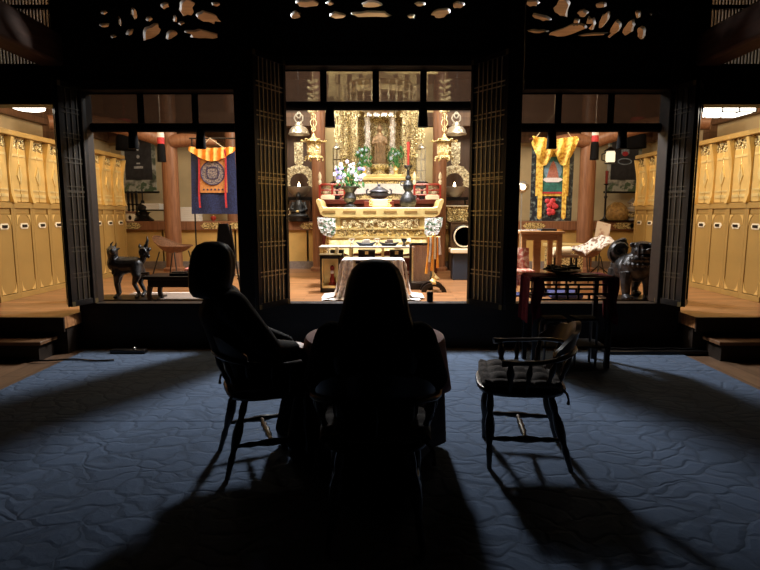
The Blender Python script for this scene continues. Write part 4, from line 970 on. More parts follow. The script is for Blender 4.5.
build(MB().sheet(lambda u, v: (-w-.02+(2*w+.04)*u+(u-.5)*.06*v, .01*math.sin(u*12)*v, H*(1-v)), 24, 10, .006), 'brocade', 'bluebroc', b)
build(MB().box(-.235, .215, -.016, -.008, .34, .94), 'picture_border', 'orangepic', b, smooth=False)
m = MB(); disc(m, (-.01, .65), .185, -.022, -.016); build(m, 'mandala', 'mandala', b, smooth=False)
m = MB(); m.tube([(-.01+.187*math.cos(k*.2094), -.022, .65+.187*math.sin(k*.2094)) for k in range(31)], .009, 6); m.tube([(-.01+.10*math.cos(k*.2094), -.022, .65+.10*math.sin(k*.2094)) for k in range(31)], .006, 6)
for k in range(4): q = k*math.pi/2+.785; m.beam((-.01+.12*math.cos(q), -.023, .65+.12*math.sin(q)), (-.01+.12*math.cos(q+1.57), -.023, .65+.12*math.sin(q+1.57)), .006, .008)
build(m, 'mandala_ring', 'navyline', b)
m = MB()
for k in range(6): disc(m, (-.16+.06*k, .39), .014, -.022, -.016, 12)
build(m, 'border_motif', 'navyline', b, smooth=False)
m = MB(); m.sheet(lambda u, v: (-.37+.74*u, -.03-.025*math.sin(u*38)-.03*v, 1.04-(.06+.15*math.sin(math.pi*u))*v+.02*abs(2*u-1)), 60, 6, .008); build(m, 'silk_cover', 'orange', b)
for sx in (-.225, .20): build(MB().sheet(lambda u, v: (sx-.015+.03*u+.01*math.sin(v*6), -.035, 1.02-.92*v), 3, 14, .003), 'ribbon', 'redsilk', b)
m = MB(); zc = W(212, 138, 9.0).z-p.z; m.tube([(-.2, 0, 1.03), (-.05, .03, zc), (.2, 0, 1.03)], .007, 6); build(m, 'cord', 'cream', b)

# --- yellow-framed banner, deeper in the other bay
p = W(550.5, 221, 9.0)
b = E('yellow_banner', (p.x, 9.0, p.z), 'dark floral banner with yellow silk cover and blue-green seated figure picture', 'banner'); H = 1.3; w = .34
build(MB().sheet(lambda u, v: (-w+2*w*u, .01*math.sin(u*14)*v, H*(1-v)), 24, 10, .006), 'brocade', 'flowerbroc', b)
build(MB().box(-.265, .265, -.014, -.006, .40, 1.24), 'picture_border', 'yellowsilk', b, smooth=False)
build(MB().box(-.20, .20, -.020, -.014, .47, 1.02), 'picture', 'teal', b, smooth=False)
m = MB(); disc(m, (0, .80), .145, -.024, -.020); build(m, 'halo', 'skyblue', b, smooth=False)
m = MB(); m.prism([(-.10, .68), (-.06, .84), (-.035, .90), (0, .96), (.035, .90), (.06, .84), (.10, .68)], -.028, -.024); build(m, 'seated_figure', 'figred', b, smooth=False)
m = MB(); m.prism([(-.17, .66), (-.12, .69), (.12, .69), (.17, .66), (.10, .62), (-.10, .62)], -.029, -.024); build(m, 'lotus', 'whitepetal', b, smooth=False)
m = MB(); m.box(-.2, .2, -.024, -.018, .44, .465); build(m, 'red_strip', 'redsilk', b, smooth=False)
m = MB()
for sx in (-1, 1): m.sheet(lambda u, v: (sx*.195-.035+.07*u, -.034, 1.15-(1.10)*v-(.05*(.5-abs(u-.5)) if v > .9 else 0)), 5, 14, .004)
build(m, 'streamers', 'yellowsilk', b)
m = MB(); rnd = random.Random(3)
for k in range(14): m.ell((rnd.uniform(-.07, .07), -.02, .24+rnd.uniform(-.12, .12)), (.045, .02, .04), 8, 6)
build(m, 'red_rosette', 'redsilk', b)
m = MB(); m.sheet(lambda u, v: (-.36+.72*u, -.05-.03*math.sin(u*30+v*4)-.05*math.sin(v*3), 1.29+.05*abs(2*u-1)-(.10+.26*abs(math.sin(math.pi*2*u))+.1*math.sin(math.pi*u))*v), 60, 10, .008); build(m, 'silk_cover', 'yellowsilk', b)
m = MB(); m.tube([(-.38, 0, 1.3), (.42, 0, 1.3)], .016, 8); build(m, 'rod', 'maroon', b)
m = MB(); m.tube([(-.3, 0, 1.3), (0, .02, 1.7), (.3, 0, 1.3)], .006, 6); m.tube([(0, .02, 1.7), (0, .02, 4.2-p.z)], .006, 6); build(m, 'cord', 'cream', b)
# bright round lamp beside it, and its twin by the blue banner
for px, py, l in ((526, 186, 'small round bright metal lamp on a stand beside the yellow banner'), (236, 186, 'small round bright metal lamp on a stand beside the blue banner')):
    q = W(px, py, 9.2); L = E('round_lamp', (q.x, 9.45, FZ), l, 'lamp', group='round lamps beside the banners'); z = q.z-FZ
    build(MB().tube([(0, 0, .02), (0, 0, z-.09)], .012, 8), 'pole', 'silver', L); build(MB().lathe([(.14, 0), (.14, .015), (.02, .03)], (0,0,0), 20), 'base', 'silver', L)
    m = MB(); m.lathe([(.03, z-.1), (.10, z-.05), (.115, z), (.10, z+.05), (.04, z+.09)], (0,0,0), 20); build(m, 'shade', 'silver', L); build(MB().ell((-.01, -.105, z-.01), (.045, .03, .045)), 'bulb', 'glow', L)

# --- things on the back platform (top 1.31)
PZ = 1.31
def on_platform(px, y): return W(px, 210, y).x
def candlestand(px, y, label, col='redcandle', h=.55):
    q = E('candle_stand', (on_platform(px, y), y, PZ), label, 'candle stand')
    build(MB().lathe([(.09, 0), (.095, .02), (.04, .05), (.02, .10), (.018, h*.6), (.035, h*.65), (.018, h*.7), (.02, h-.03), (.06, h), (.0, h)], (0,0,0), 18), 'stem', 'black', q)
    build(MB().lathe([(.022, h), (.03, h+.24), (.0, h+.25)], (0,0,0), 12), 'candle', col, q); build(MB().tube([(0,0,h+.24), (.003, 0, h+.27)], .003, 5), 'wick', 'black', q)
candlestand(605, 10.8, 'tall black candle stand with red candle on the platform beside the lion scroll', h=.72)
for px, l in ((129, 'slim candle stand with dark candle, nearest the gold lockers, below the calligraphy scroll'), (133, 'slim candle stand with dark candle, middle of three below the calligraphy scroll'), (137, 'slim candle stand with dark candle, nearest the incense stand, below the calligraphy scroll')):
    candlestand(px, 10.95, l, 'bronze', .34)
q = E('incense_stand', (on_platform(143, 10.8), 10.8, PZ), 'black pedestal with lidded censer on the platform below the calligraphy scroll', 'censer')
build(MB().lathe([(.19, 0), (.2, .03), (.14, .07), (.10, .12), (.12, .16), (.16, .18), (.0, .18)], (0,0,0), 20), 'pedestal', 'black', q)
build(MB().lathe([(.06, .18), (.10, .22), (.11, .28), (.06, .33), (.03, .37), (.04, .39), (.0, .42)], (0,0,0), 20), 'censer', 'bronze', q)
m = MB(); m.tube([(0, 0, .4), (0, 0, .62)], .012, 6); build(m, 'spire', 'bronze', q)
q = E('low_rack', (on_platform(155, 10.85), 10.85, PZ), 'small black low rack on the platform beside the round post', 'rack'); m = MB(); m.box(-.24, .24, -.12, .12, .20, .225)
for x in (-.22, .22):
    for y in (-.1, .1): m.box(x-.012, x+.012, y-.012, y+.012, 0, .2)
build(m, 'frame', 'black', q, smooth=False)
for k, (x, w2, l) in enumerate(((on_platform(153, 10.85), .34, 'white stacked sutra books on the small black rack'), (on_platform(188, 10.9), .52, 'tall pile of white sutra books behind the blue banner pole'))):
    base = PZ+(.225 if k == 0 else 0); n = 3 if k == 0 else 7
    for j in range(n):
        o = build(MB().box(-w2/2+.01*math.sin(j*3), w2/2+.01*math.sin(j*3), -.11, .11, 0, .038), 'sutra_book', 'paper', loc=(x, 10.85, base+.039*j), bevel=.004)
        place = ['bottom', 'second from bottom', 'third from bottom', 'fourth from bottom', 'fifth from bottom', 'second from top', 'top'][j] if n == 7 else ['bottom', 'middle', 'top'][j]
        tag(o, 'white sutra book, %s of the %s' % (place, 'pile on the small black rack' if k == 0 else 'pile behind the blue banner pole'), 'book', 'white sutra books on the platform')
for px, l, c in ((131, 'small white square lantern below the calligraphy scroll', 'cream'),):
    q = E('paper_lantern', (on_platform(px, 10.7), 10.7, PZ), l, 'lantern'); build(MB().box(-.08, .08, -.06, .06, 0, .16), 'body', c, q, bevel=.01); build(MB().box(-.1, .1, -.08, .08, .16, .19), 'cap', 'wicker', q); build(MB().ell((0, -.062, .07), (.03, .008, .045)), 'opening', 'black', q)
q = E('red_bowl', (on_platform(213, 10.75), 10.75, PZ), 'small glossy red round vessel on the platform under the blue banner', 'bowl'); build(MB().lathe([(.03, 0), (.025, .01), (.05, .04), (.055, .07), (.035, .10), (.0, .105)], (0,0,0), 20), 'body', 'redlac', q); build(MB().ell((0, 0, .11), .012), 'knob', 'goldflat', q)
# dark seated bronze figure and stand by the altar's flank
q = E('seated_statue', (on_platform(298, 10.85)+.05, 10.63, PZ), 'dark bronze seated figure below the arched frame on the bouquet side', 'statue')
m = MB(); m.lathe([(.19, 0), (.21, .06), (.17, .12), (.12, .20), (.10, .32), (.05, .40), (.03, .42)], (0,0,0), 22, 1, .8); m.ell((0, -.01, .47), (.055, .055, .07)); m.ell((0, -.12, .10), (.2, .07, .05)); m.ell((0, -.06, .465), (.012, .014, .015))
m.tube([(-.1, 0, .36), (-.15, -.05, .22), (-.03, -.15, .17)], [.04, .035, .025], 8); m.tube([(.1, 0, .36), (.15, -.05, .22), (.03, -.15, .17)], [.04, .035, .025], 8)
build(fuse([m], .011, 1), 'figure', 'bronze', q); m = MB(); m.tube([(-.02, -.17, .19), (.02, -.17, .19)], .02, 8); build(m, 'gold_sash', 'goldflat', q)
candlestand(314, 10.7, 'dark candle stand between the seated statue and the altar post', 'bronze', .30)
q = E('carved_stand', (on_platform(455, 10.85), 10.6, PZ-.16+.16), 'carved gold stand below the arched frame on the candle side', 'stand')
m = MB(); m.box(-.20, .20, -.1, .1, .24, .28); m.filigree(-.18, .18, .03, .22, -.1, 36, 12, .025, .045, .011); m.box(-.19, .19, -.09, .09, 0, .24); build(m, 'body', 'gold', q)
m = MB(); m.box(-.24, .24, -.13, .13, .28, .30); build(m, 'top_board', 'cream', q)
q = E('pale_box', (on_platform(442, 10.8), 10.75, PZ), 'plain pale box beside the altar post on the candle side', 'box'); build(MB().box(-.11, .11, -.1, .1, 0, .26), 'body', 'beige', q, bevel=.006); build(MB().box(-.12, .12, -.11, .11, .26, .29), 'lid', 'beige', q, bevel=.006)
q = E('sutra_desk', (on_platform(293, 10.9), 10.72, PZ), 'small cream stepped stand at the wall below the bouquet-side arch', 'stand'); m = MB()
for k in range(3): m.box(-.16-.02*k, -.0, -.1, .1, .11*k, .11*k+.03)
m.box(-.15, -.12, -.1, .1, 0, .25); m.box(-.03, -.0, -.1, .1, 0, .25); build(m, 'shelves', 'cream', q, smooth=False)
# lion bay platform things
q = E('gold_bundle', (on_platform(617, 10.8), 10.8, PZ), 'brown gold cloth bundle on the platform before the lion scroll', 'bundle')
m = MB(); m.lathe([(.18, 0), (.22, .06), (.22, .16), (.18, .26), (.11, .33), (.05, .36), (.0, .37)], (0,0,0), 24); 
for k in range(9): m.tube([(.05*math.cos(k*.7), .05*math.sin(k*.7), .36), (.16*math.cos(k*.7), .16*math.sin(k*.7), .28), (.225*math.cos(k*.7), .225*math.sin(k*.7), .12)], .014, 6)
build(m, 'cloth', 'goldbrown', q)
q = E('reliquary', (on_platform(631, 10.8), 10.75, PZ), 'silver and gold tiered reliquary between the cloth bundle and the lockers', 'reliquary')
m = MB(); m.lathe([(.13, 0), (.13, .05), (.09, .08), (.09, .16), (.14, .19), (.14, .24), (.07, .27), (.07, .33), (.11, .36), (.03, .42), (.0, .46)], (0,0,0), 8); build(m, 'body', 'silver', q, smooth=False)
m = MB(); m.box(-.12, .12, -.12, -.09, .09, .15); build(m, 'band', 'gold', q)
q = E('black_tray', (on_platform(625, 10.7), 10.62, PZ), 'thin black tray on the platform edge below the lion scroll', 'tray'); build(MB().box(-.45, .3, -.06, .06, 0, .02), 'tray', 'black', q)
# white hanging lantern
p = W(610, 163, 10.6)
L = E('hanging_lantern', (p.x, p.y, p.z), 'small white glowing lantern hung beside the ink scroll with the pale blue figure', 'lantern')
build(MB().lathe([(.07, 0), (.085, .03), (.085, .19), (.07, .22)], (0,0,0), 12), 'shade', 'lampside', L)
m = MB(); m.lathe([(.09, .21), (.13, .22), (.06, .27), (.01, .30)], (0,0,0), 6); m.lathe([(.06, -.02), (.11, -.01), (.09, .01)], (0,0,0), 6)
m.tube([(-.08, 0, .03), (-.16, 0, .06), (-.16, 0, .16), (-.08, 0, .19)], .012, 6); m.tube([(0,0,.3), (0,0,4.2-p.z)], .006, 6); build(m, 'metal_frame', 'black', L)

# --- bronze beasts on thin plinths by the sill
def slab(p, w, d, label): o = build(MB().box(-w/2, w/2, -d/2, d/2, 0, .03), 'plinth_board', 'black', loc=p, bevel=.004); return tag(o, label, 'board')
qx = W(129, 290, 6.75).x
slab((qx, 6.75, FZ), .78, .42, 'thin dark board under the horned bronze beast')
q = E('bronze_beast', (qx, 6.75, FZ+.03), 'slender bronze horned beast with flame tail standing near the sill', 'statue'); q.scale = (.80, .85, .92)
body = skin([(-.10, 0, .42), (.02, 0, .43), (.13, 0, .43), (-.19, -.02, .45), (-.20, -.03, .54), (-.19, -.06, .61), (-.15, -.13, .62),
             (-.13, -.08, .30), (-.15, -.08, .18), (-.12, -.09, .05), (-.14, -.13, .02), (-.17, .08, .30), (-.20, .08, .17), (-.18, .08, .05), (-.20, .04, .02),
             (.17, -.08, .30), (.13, -.09, .19), (.20, -.09, .06), (.18, -.13, .02), (.18, .08, .30), (.14, .09, .19), (.21, .09, .06), (.19, .05, .02)],
            [(0,1),(1,2),(0,3),(3,4),(4,5),(5,6),(0,7),(7,8),(8,9),(9,10),(0,11),(11,12),(12,13),(13,14),(2,15),(15,16),(16,17),(17,18),(2,19),(19,20),(20,21),(21,22)],
            [.125,.108,.112,.105,.075,.080,.045,.058,.032,.025,.03,.058,.032,.025,.03,.066,.034,.024,.03,.066,.034,.024,.03], 2)
m = MB()
m.tube([(-.20, -.06, .66), (-.21, -.05, .71), (-.17, -.05, .75)], [.022, .016, .006], 7); m.tube([(-.17, -.05, .66), (-.14, -.04, .70), (-.13, -.04, .735)], [.02, .014, .006], 7)
m.tube([(-.24, -.05, .63), (-.29, -.04, .65)], [.025, .008], 7); m.tube([(-.13, -.06, .64), (-.08, -.04, .66)], [.025, .008], 7)
for k in range(8): m.ell((-.25-.012*math.sin(k), .0, .48+.025*k), (.035, .03, .028), 7, 5); m.ell((-.17, -.085, .33+.03*k), (.04, .035, .03), 7, 5)
for k in range(6): m.ell((-.1+.04*k, 0, .525), (.015, .012, .024), 6, 5)
m.tube([(.18, .02, .45), (.23, .03, .50), (.24, .03, .56)], [.05, .045, .05], 9); m.ell((.25, .03, .60), (.085, .06, .09), 12, 8)
for q2, (dx, dz) in enumerate(((.06, .13), (.09, .04), (-.06, .07), (.07, -.05))): m.tube([(.25+dx*.6, .03, .60+dz*.6), (.25+dx*1.1, .03, .60+dz*1.2), (.25+dx*.95, .03, .60+dz*1.7)], [.035, .022, .006], 7)
m.curl((.25, -.03, .60), .06, 1.4, .016); m.ell((-.185, -.115, .645), .014); m.ell((-.135, -.115, .645), .014)
for lx, ly in ((-.14, -.13), (-.20, .04), (.18, -.13), (.19, .05)): m.ell((lx, ly-.01, .018), (.036, .045, .02), 8, 6)
build(fuse([body, m], .007, 1), 'body', 'bronze', q)
lx = W(630, 290, 6.75).x
slab((lx, 6.75, FZ), .66, .40, 'thin dark board under the round bronze lion')
q = E('bronze_lion', (lx, 6.75, FZ+.03), 'stout bronze guardian lion with round curled tail standing near the sill', 'statue')
m = MB(); m.ell((0, .02, .36), (.20, .24, .175), 20, 14); m.ell((.01, -.13, .39), (.185, .15, .185), 20, 14); m.ell((-.01, .16, .35), (.185, .14, .17), 18, 12)
for sx in (-1, 1):
    m.tube([(sx*.12, -.15, .32), (sx*.135, -.17, .18), (sx*.13, -.18, .06), (sx*.13, -.18, .0)], [.085, .062, .048, .055], 12); m.ell((sx*.13, -.225, .03), (.058, .075, .035), 12, 8)
    m.tube([(sx*.12, .16, .32), (sx*.155, .15, .20), (sx*.15, .20, .10), (sx*.15, .18, .0)], [.10, .07, .045, .05], 12); m.ell((sx*.15, .14, .03), (.055, .07, .035), 12, 8)
    for k in range(3): m.ell((sx*.13+(k-1)*.032, -.285, .025), (.016, .02, .02), 7, 5)
hx = .045
m.tube([(.02, -.14, .45), (hx, -.18, .56)], [.13, .12], 14)
m.cbox((hx, -.19, .60), (.205, .19, .165)); m.ell((hx, -.19, .655), (.115, .11, .045), 14, 8); m.cbox((hx, -.30, .585), (.15, .07, .05)); m.cbox((hx, -.295, .525), (.135, .065, .03)); m.ell((hx, -.34, .605), (.035, .02, .022), 10, 6)
for sx in (-1, 1):
    m.ell((hx+sx*.055, -.295, .635), .022, 10, 7); m.tube([(hx+sx*.02, -.30, .662), (hx+sx*.10, -.285, .672)], [.022, .014], 8); m.ell((hx+sx*.125, -.17, .655), (.035, .025, .035), 9, 6)
    for k in range(4): m.curl((hx+sx*.115, -.22+.03*k, .58-.035*k), .032, 1.2, .016, 'yz', 1, k)
for k in range(11): q2 = math.pi*(k/10); m.ell((hx+.135*math.cos(q2), -.21-.05*math.sin(q2), .485), (.036, .036, .036), 8, 6); m.ell((.01+.17*math.cos(q2), -.16-.12*math.sin(q2), .42), (.022, .022, .022), 7, 5)
disc2 = [(-.125+.115*math.cos(k*.35)+.03*math.sin(k*.35), .565+.145*math.sin(k*.35)) for k in range(18)]
m.prism(disc2, .08, .16); m.curl((-.125, .07, .565), .10, 1.8, .024, 'xz', 1, .5, 22); m.tube([(-.05, .22, .42), (-.10, .18, .48), (-.12, .13, .54)], [.07, .07, .06], 9); m.ell((-.07, .11, .695), (.05, .04, .035))
body = m; m = MB()
build(fuse([body, m], .008, 1), 'body', 'bronze', q)

# --- horned-beast bay furniture
def bucket_chair(p, rz, label, mat, grp):
    c = E('shell_chair', p, label, 'chair', rz, grp)
    m = MB()
    def shell(u, v):
        r = u; a = v*2*math.pi; x = .27*r*math.cos(a); y = .34*r*math.sin(a)
        return (x, y, .42+.10*r**2.2+.16*max(0, y/.34)**1.5*r)
    m.grid(shell, 10, 33); m.grid(lambda u, v: Vector(shell(u, v))-Vector((0, 0, .03*(1-u**4)+.002)), 10, 33)
    bmesh.ops.remove_doubles(m.bm, verts=m.bm.verts, dist=.0015); m.tube([Vector(shell(1, k/32))-Vector((0,0,.005)) for k in range(33)], .012, 7); build(m, 'shell', mat, c)
    for x, y, x2, y2 in ((-.2, -.16, -.26, -.24), (.2, -.16, .26, -.24), (-.18, .14, -.24, .26), (.18, .14, .24, .26)):
        build(MB().tube([(x, y, .42), (x2, y2, 0)], .011, 7), 'leg', 'black', c)
    return c
p = W(174, 266, 9.4); bucket_chair((p.x, 9.4, FZ), R(75), 'brown wicker shell chair with thin black legs beside the round post', 'wicker', None)
t = E('black_table', (W(184, 285, 6.6).x, 6.62, FZ), 'low black lacquer table behind the seated person with bobbed hair', 'table'); w = .42
build(MB().box(-w, w+.15, -.2, .2, .28, .32), 'table_top', 'black', t, bevel=.006); build(MB().box(-w+.05, w+.1, -.18, .18, .19, .28), 'apron', 'black', t)
for x in (-w+.07, w+.08):
    for y in (-.16, .16): build(MB().tube([(x, y, .2), (x+(.02 if x > 0 else -.02), y, .10), (x, y, .0)], [.035, .03, .032], 8), 'leg', 'black', t)
m = MB(); m.tube([(-w-.01, 0, .325), (-w-.10, 0, .34)], [.03, .01], 8); build(m, 'scroll_end', 'black', t)
q = build(MB().box(-.11, .11, -.07, .07, 0, .035).box(-.09, .09, -.05, .05, .035, .05), 'document_case', 'black', loc=(W(180, 272, 6.55).x, 6.55, FZ+.32), rz=.15, bevel=.005); tag(q, 'small black case on the low black table beside the pink cloth', 'case')
m = MB(); m.lathe([(.13, 0), (.14, .03), (.12, .07), (.06, .095), (.0, .10)], (0,0,0), 18, 1, .7); q = build(m, 'folded_cloth', 'pink', loc=(W(194, 271, 6.65).x, 6.68, FZ+.32)); tag(q, 'folded pink cloth on the low black table', 'cloth')
q = E('folding_stand', (W(225, 262, 7.6).x, 7.6, FZ), 'black folded lectern stand behind the seated person with bobbed hair', 'stand')
m = MB(); m.prism([(-.07, .92), (.06, .92), (.16, .42), (-.13, .42)], -.02, .02); build(m, 'panel', 'matte', q, bevel=.006)
for x in (-.16, .22): build(MB().tube([(x*.4, 0, .9), (x, -.06, 0)], .012, 7), 'leg', 'black', q)
build(MB().tube([(0, .02, .85), (.02, .2, 0)], .012, 7), 'leg', 'black', q)
q = E('floor_mat', (W(180, 292, 6.9).x, 6.95, FZ), 'grey floor mat with pale edge under the low black table', 'mat')
build(MB().box(-.75, .75, -.30, .28, 0, .008), 'mat', 'greymat', q); build(MB().box(-.75, .75, .28, .33, 0, .012), 'edge_binding', 'white', q)

# --- lion bay furniture
t = E('wooden_table', (W(539, 250, 7.5).x, 7.6, FZ), 'high pale wooden table with papers behind the red-draped stand', 'table'); w = .30
build(MB().box(-w, w, -.25, .25, .79, .82), 'table_top', 'oak', t, bevel=.005); build(MB().box(-w+.04, w-.04, -.22, -.19, .70, .79), 'apron', 'oak', t)
for x in (-w+.06, w-.06):
    for y in (-.2, .2): build(MB().box(x-.03, x+.03, y-.03, y+.03, 0, .79), 'leg', 'oak', t)
build(MB().box(-.05, .05, -.02, .02, .1, .75), 'centre_panel', 'oak', t)
for i, (x, y, rz, mt, l) in enumerate(((-.2, -.08, .2, 'paper', 'white paper sheet at the outer end of the pale wooden table'), (-.05, .0, -.15, 'print', 'printed sheet lying in the middle of the pale wooden table'), (.12, -.02, .1, 'darkblue', 'dark folder lying on the pale wooden table'), (.22, .05, .5, 'orange', 'orange card lying at the inner end of the pale wooden table'))):
    o = build(MB().box(-.11, .11, -.08, .08, 0, .012 if i != 2 else .03), 'paper_sheet' if i < 2 else ('folder' if i == 2 else 'card'), mt, loc=(t.location.x+x, 7.6+y, FZ+.82), rz=rz); tag(o, l, 'paper' if i != 2 else 'folder')
p = W(588, 262, 8.6); sc_ = bucket_chair((p.x, 8.6, FZ), R(-65), 'shell chair with thin black legs under the patterned blanket', 'wicker', None); sc_.scale = (.78, .78, .95)
def blanket_fn(u, v):
    x, y = (u-.5)*.60, (v-.5)*.76; r = min(1.0, math.hypot(x/.27, y/.34)); over = max(0, math.hypot(x/.27, y/.34)-1)
    return (x, y, .455+.10*r**2.2+.16*max(0, y/.34)**1.5*r-.16*over+.012*math.sin(u*17+v*13))
m = MB(); m.sheet(blanket_fn, 30, 30, .025, (0, 0, -1))
o = build(m, 'blanket', 'blanket', loc=(p.x, 8.6, FZ), rz=R(-65)); o.scale = (.78, .78, .95); tag(o, 'white and brown patterned blanket spread over the shell chair', 'blanket')
m = MB(); m.tube([(-.13, 0, .05), (.13, 0, .06)], [.06, .065], 14); o = build(m, 'rolled_towel', 'cream', loc=(W(563, 248, 8.3).x, 8.35, FZ+.44)); tag(o, 'rolled cream towel on the small brown stool between table and blanket', 'towel')
q = E('small_stool', (W(563, 262, 8.35).x, 8.35, FZ), 'small brown stool under the rolled cream towel', 'stool'); build(MB().box(-.19, .19, -.14, .14, .40, .44), 'seat', 'step', q)
for x in (-.16, .16):
    for y in (-.11, .11): build(MB().box(x-.015, x+.015, y-.015, y+.015, 0, .40), 'leg', 'black', q)
p = W(600, 240, 9.3)
q = E('music_stand', (p.x, 9.3, FZ), 'thin black stand holding the printed paper sheet before the round post', 'stand'); zz = p.z-FZ
build(MB().tube([(0, 0, .1), (0, 0, zz)], .012, 7), 'pole', 'black', q)
for k in range(3): build(MB().tube([(0, 0, .18), (.22*math.cos(k*2.1), .22*math.sin(k*2.1), .0)], .010, 6), 'leg', 'black', q)
m = MB(); m.M = Matrix.Translation((0, -.02, zz-.02)) @ Euler((R(-18), R(14), 0)).to_matrix().to_4x4(); m.box(-.11, .13, -.004, .004, 0, .34); o = build(m, 'paper_sheet', 'print', loc=(p.x, 9.3, FZ), smooth=False); tag(o, 'tilted printed paper sheet on the thin black stand before the round post', 'paper')
q = E('covered_chair', (W(519, 280, 7.25).x, 7.25, FZ), 'small low chair covered in rose patterned cloth beside the lattice door', 'chair')
m = MB(); m.sheet(lambda u, v: (-.15+.3*u, .1-.02*math.sin(u*11)-.08*v, .60-.5*v), 16, 10, .02); build(m, 'back_cover', 'rose_pattern', q); build(MB().box(-.16, .16, -.2, .1, .27, .33), 'seat', 'rose_pattern', q, bevel=.02)
for x in (-.13, .13):
    for y in (-.16, .1): build(MB().tube([(x, y, 0), (x, y, .3)], .014, 7), 'leg', 'black', q)
q = build(MB().lathe([(.0, 0), (.26, .0), (.29, .03), (.26, .07), (.0, .085)], (0,0,0), 4, 1, 1), 'floor_cushion', 'bluemat', loc=(W(565, 288, 6.9).x, 6.95, FZ), rz=R(40), bevel=.02); tag(q, 'square blue floor cushion behind the red-draped stand', 'cushion')
q = build(MB().box(-.32, .32, -.05, .2, 0, .03), 'floor_cushion', 'bluemat', loc=(W(520, 291, 7.0).x, 7.0, FZ), bevel=.01); tag(q, 'flat dark blue cushion on the floor before the rose patterned chair', 'cushion')
q = E('offering_chest', (W(566, 246, 9.2).x, 9.3, FZ), 'small carved gold chest standing before the back platform beside the round post', 'chest'); build(MB().box(-.28, .28, -.15, .15, 0, .5), 'body', 'gold', q, bevel=.01); build(MB().box(-.31, .31, -.18, .18, .5, .56), 'lid', 'goldflat', q, bevel=.01)

q = E('shade_cabinet', (on_platform(452, 10.3)+.13, 10.28, FZ), 'dark brown cabinet form added for the shaded platform face behind the round drum', 'cabinet'); build(MB().box(-.17, .20, -.16, .16, 0, .88), 'body', 'shadebrown', q, bevel=.01); build(MB().box(-.175, .21, -.17, .17, .88, .90), 'top_board', 'shadebrown', q)  # added cabinet form, its dark brown stands for shade on the platform face
for x in (-.075, .105): build(MB().box(x-.085, x+.085, -.172, -.16, .05, .84), 'door', 'shadebrown', q, bevel=.004)

